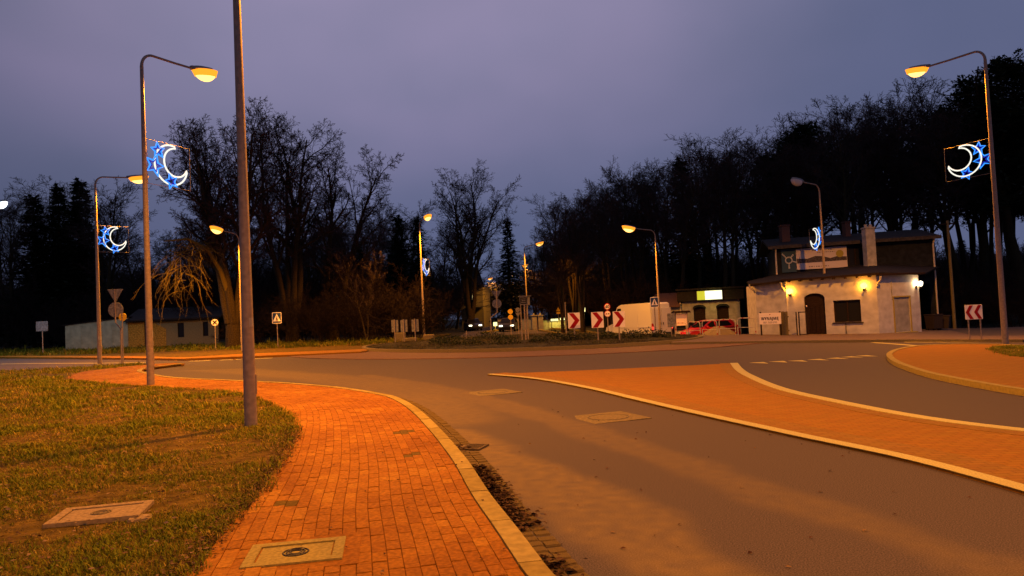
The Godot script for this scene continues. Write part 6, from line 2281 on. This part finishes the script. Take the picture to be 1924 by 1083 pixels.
	# red-brown twiggy litter in the gutter
	scatter("gutter_litter", "dark clumps of wet leaves lying in the gutter along the kerb", "leaves", 7000, func(r: RandomNumberGenerator):
		var i := r.randi_range(0, 130)
		var q: Vector2 = offset_line(kerb_line.slice(i, i + 2), -0.03 - absf(r.randfn()) * 0.09)[0]
		var along := sin(i * 0.13 + 1.0) + 0.6 * sin(i * 0.41)
		if q.y > -4.3 or q.y < -9.5 or along < -0.55 + r.randf() * 0.6: return null
		return Vector3(q.x, gy(q.x, q.y) + 0.012 + r.randf() * 0.03, q.y), 0.028, [[0.03, 0.016, 0.01], [0.055, 0.028, 0.014], [0.10, 0.055, 0.025]], 61)

func leaf_mesh() -> ArrayMesh:
	var m := MB.new()
	var a := Vector3(-1, 0, 0)
	var b := Vector3(0, 0.22, 0.55)
	var c := Vector3(1, 0.1, 0)
	var d := Vector3(0, 0.25, -0.55)
	m.tri(a, b, c)
	m.tri(a, c, d)
	return m.mesh()

func scatter(called: String, label: String, category: String, count: int, where: Callable, size: float, tones: Array, sd: int):
	var r := RandomNumberGenerator.new()
	r.seed = sd
	var xs := []
	var cs := []
	for i in count:
		var p = where.call(r)
		if p == null: continue
		var s := size * r.randf_range(0.6, 1.4)
		xs.append(Transform3D((Basis(Vector3.UP, r.randf() * TAU) * Basis(Vector3.RIGHT, r.randfn() * 0.35)).scaled(Vector3(s, s, s)), p))
		var t: Array = tones[r.randi() % tones.size()]
		cs.append(Color(t[0], t[1], t[2]))
	var mm := MultiMesh.new()
	mm.transform_format = MultiMesh.TRANSFORM_3D
	mm.use_colors = true
	mm.mesh = leaf_mesh()
	mm.instance_count = xs.size()
	for i in xs.size():
		mm.set_instance_transform(i, xs[i])
		mm.set_instance_color(i, cs[i])
	var o := MultiMeshInstance3D.new()
	o.name = called
	o.multimesh = mm
	o.material_override = M.leaf
	add_child(o)
	tag(o, label, category, "", "stuff")

# ---------------------------------------------------------------- grass
func tuft(blades: int, h: float, spread: float, sd: int) -> ArrayMesh:
	rng.seed = sd
	var m := MB.new()
	for i in blades:
		var a := rng.randf() * TAU
		var base := Vector3(rng.randfn() * spread, -0.01, rng.randfn() * spread)
		var lean := Vector3(cos(a), 0, sin(a)) * rng.randf_range(0.15, 0.9)
		var hh := h * rng.randf_range(0.5, 1.15)
		var w := Vector3(-sin(a), 0, cos(a)) * 0.0035
		var mid := base + Vector3(0, hh * 0.6, 0) + lean * hh * 0.35
		var tip := base + Vector3(0, hh * 0.85, 0) + lean * hh * 0.95
		m.quad(base - w, base + w, mid + w * 0.8, mid - w * 0.8)
		m.tri(mid - w * 0.8, mid + w * 0.8, tip)
	return m.mesh()

func grass_patch(called: String, label: String, area: PackedVector2Array, up: float, bands: Array, h: float, sd: int, skip: Callable, dull := 1.0):
	# bands: [near distance, far distance, tufts a square metre, size]
	var r := RandomNumberGenerator.new()
	r.seed = sd
	var lo := Vector2(1e9, 1e9)
	var hi := -lo
	for p in area:
		lo = lo.min(p)
		hi = hi.max(p)
	var tone := FastNoiseLite.new()
	tone.seed = sd
	tone.frequency = 0.45
	tone.fractal_octaves = 4
	var xs := []
	var cs := []
	for b in bands:
		var z0 := maxf(lo.y, -b[1])
		var z1 := minf(hi.y, -b[0])
		if z1 <= z0: continue
		var x0 := maxf(lo.x, -0.8 * b[1])
		var x1 := minf(hi.x, 0.8 * b[1])
		var k := int((z1 - z0) * (x1 - x0) * b[2])
		for i in k:
			var p := Vector2(r.randf_range(x0, x1), r.randf_range(z0, z1))
			if absf(p.x) > 0.76 * -p.y + 0.5: continue
			var q := tone.get_noise_2d(p.x, p.y)
			if r.randf() < q * 1.5: continue
			if not Geometry2D.is_point_in_polygon(p, area) or skip.call(p): continue
			var s: float = b[3] * r.randf_range(0.5, 1.35) * (1.0 - 0.7 * q) * (1.7 if r.randf() < 0.03 else 1.0)
			xs.append(Transform3D(Basis(Vector3.UP, r.randf() * TAU).scaled(Vector3(s, s * r.randf_range(0.7, 1.2), s)), gp(p, up)))
			var v := r.randf() + q * 0.6
			var c := Color(0.165, 0.19, 0.011) if v < 0.55 else Color(0.25, 0.21, 0.015) if v < 0.87 else Color(0.42, 0.29, 0.05)
			cs.append(c * r.randf_range(0.7, 1.2) * dull)
	var mm := MultiMesh.new()
	mm.transform_format = MultiMesh.TRANSFORM_3D
	mm.use_colors = true
	mm.mesh = tuft(11, h, 0.04, sd + 1)
	mm.instance_count = xs.size()
	for i in xs.size():
		mm.set_instance_transform(i, xs[i])
		mm.set_instance_color(i, cs[i])
	var o := MultiMeshInstance3D.new()
	o.name = called
	o.multimesh = mm
	o.material_override = M.blade
	add_child(o)
	tag(o, label, "grass", "", "stuff")

func build_grass():
	var cov: Vector2 = Vector2(-3.62, -6.35)
	var near_cover := func(p: Vector2): return absf(p.x - cov.x) < 0.40 and absf(p.y - cov.y) < 0.28
	grass_patch("grass", "short uneven grass with brown patches beside the brick path", grass_area, 0.094, [[3.5, 8, 420, 0.8], [8, 14, 190, 1.05], [14, 24, 70, 1.6], [24, 36, 26, 2.3]], 0.055, 90, near_cover)
	edge_grass()
	var vg := PackedVector2Array([Vector2(-60, -52), Vector2(-19.5, -46.5), Vector2(-9, -45.5), Vector2(-6, -52), Vector2(-10, -57), Vector2(-60, -66)])
	grass_patch("verge_grass", "long dull grass on the verge beyond the cycle path", vg, 0.104, [[40, 66, 9, 4.0]], 0.06, 95, func(p): return false, 0.5)
	var isl := circle(island_mid, 9.6, 40)
	var r := RandomNumberGenerator.new()
	r.seed = 4
	var mm := MultiMesh.new()
	mm.transform_format = MultiMesh.TRANSFORM_3D
	mm.use_colors = true
	mm.mesh = tuft(12, 0.09, 0.06, 44)
	mm.instance_count = 5200
	for i in 5200:
		var rad := sqrt(r.randf()) * 9.55
		var a := r.randf() * TAU
		var p := island_mid + Vector2.from_angle(a) * rad
		var hh := 0.13 + 0.28 * (1 - pow(rad / 9.7, 2.0))
		var s := r.randf_range(0.8, 1.9)
		mm.set_instance_transform(i, Transform3D(Basis(Vector3.UP, r.randf() * TAU).scaled(Vector3(s * 1.3, s * 0.8, s * 1.3)), gp(p, hh)))
		mm.set_instance_color(i, [Color(0.05, 0.055, 0.02), Color(0.09, 0.075, 0.03), Color(0.06, 0.04, 0.025)][r.randi() % 3])
	var o := MultiMeshInstance3D.new()
	o.name = "island_ground_cover"
	o.multimesh = mm
	o.material_override = M.blade
	add_child(o)
	tag(o, "low dull ground cover over the roundabout island", "ground cover", "", "stuff")
	var lw := PackedVector2Array([Vector2(16.18, -24.62), Vector2(15.06, -23.16), Vector2(14.24, -21.74), Vector2(13.73, -20.36), Vector2(13.65, -19.41), Vector2(14.33, -17.51), Vector2(18.43, -22.48), Vector2(16.66, -24.05)])
	grass_patch("lawn_grass", "green short grass in the small patch under the tall lamp", lw, 0.118, [[18, 32, 130, 1.6]], 0.05, 97, func(p): return false)
	var edge_l := path_area
	scatter("fallen_leaves", "brown fallen leaves strewn over the grass beside the path", "leaves", 5200, func(q: RandomNumberGenerator):
		var p := Vector2(q.randf_range(-8, -1.8), -3.8 - pow(q.randf(), 1.6) * 12)
		if not Geometry2D.is_point_in_polygon(p, grass_area): return null
		if near_cover.call(p) and q.randf() < 0.9: return null
		return gp(p, 0.105 + q.randf() * 0.04), 0.019, [[0.09, 0.045, 0.022], [0.16, 0.09, 0.04], [0.05, 0.028, 0.018], [0.24, 0.16, 0.09]], 63)
	var border: Array = [Vector2(-2.20, -4.75), Vector2(-2.36, -5.93), Vector2(-2.58, -7.47), Vector2(-2.88, -9.10), Vector2(-3.42, -11.23)]
	var bl := smooth_line(border, 0.05)
	scatter("edge_litter", "brown leaves and crumbs of soil along the grass edge of the brick path", "leaves", 2400, func(q: RandomNumberGenerator):
		var i := q.randi_range(0, bl.size() - 2)
		var p: Vector2 = offset_line(bl.slice(i, i + 2), q.randfn() * 0.07 + 0.03)[0]
		return gp(p, 0.104 + q.randf() * 0.02), 0.015, [[0.07, 0.03, 0.012], [0.14, 0.075, 0.03], [0.04, 0.022, 0.012], [0.22, 0.14, 0.07]], 66)
	scatter("path_litter", "a few dark twigs and leaves lying on the brick path and lane", "leaves", 520, func(q: RandomNumberGenerator):
		var p := Vector2(q.randf_range(-3.6, 4.0), q.randf_range(-13, -4.5))
		var on_path := Geometry2D.is_point_in_polygon(p, path_area)
		if Geometry2D.is_point_in_polygon(p, grass_area): return null
		if q.randf() > (0.30 if on_path else 0.18): return null
		return gp(p, 0.112 if on_path else 0.008), 0.02, [[0.05, 0.02, 0.01], [0.09, 0.04, 0.02], [0.2, 0.12, 0.05]], 65)

func edge_grass():
	var r := RandomNumberGenerator.new()
	r.seed = 41
	var line := smooth_line([Vector2(-2.20, -4.75), Vector2(-2.36, -5.93), Vector2(-2.58, -7.47), Vector2(-2.88, -9.10), Vector2(-3.42, -11.23), Vector2(-3.97, -12.73), Vector2(-5.05, -14.80), Vector2(-6.81, -17.39), Vector2(-9.60, -19.48), Vector2(-11.81, -21.16), Vector2(-13.56, -22.83)], 0.04)
	var xs := []
	var cs := []
	for i in line.size() - 1:
		for k in 2:
			if r.randf() < 0.35: continue
			var p: Vector2 = offset_line(line.slice(i, i + 2), r.randfn() * 0.05 + 0.02)[0]
			var s := r.randf_range(0.5, 1.5)
			xs.append(Transform3D(Basis(Vector3.UP, r.randf() * TAU).scaled(Vector3(s, s, s)), gp(p, 0.098)))
			cs.append([Color(0.165, 0.19, 0.011), Color(0.25, 0.21, 0.015), Color(0.36, 0.25, 0.04), Color(0.10, 0.09, 0.01)][r.randi() % 4])
	var mm := MultiMesh.new()
	mm.transform_format = MultiMesh.TRANSFORM_3D
	mm.use_colors = true
	mm.mesh = tuft(9, 0.06, 0.03, 55)
	mm.instance_count = xs.size()
	for i in xs.size():
		mm.set_instance_transform(i, xs[i])
		mm.set_instance_color(i, cs[i])
	var o := MultiMeshInstance3D.new()
	o.name = "edge_grass"
	o.multimesh = mm
	o.material_override = M.blade
	add_child(o)
	tag(o, "ragged grass overhanging the edge of the brick path", "grass", "", "stuff")
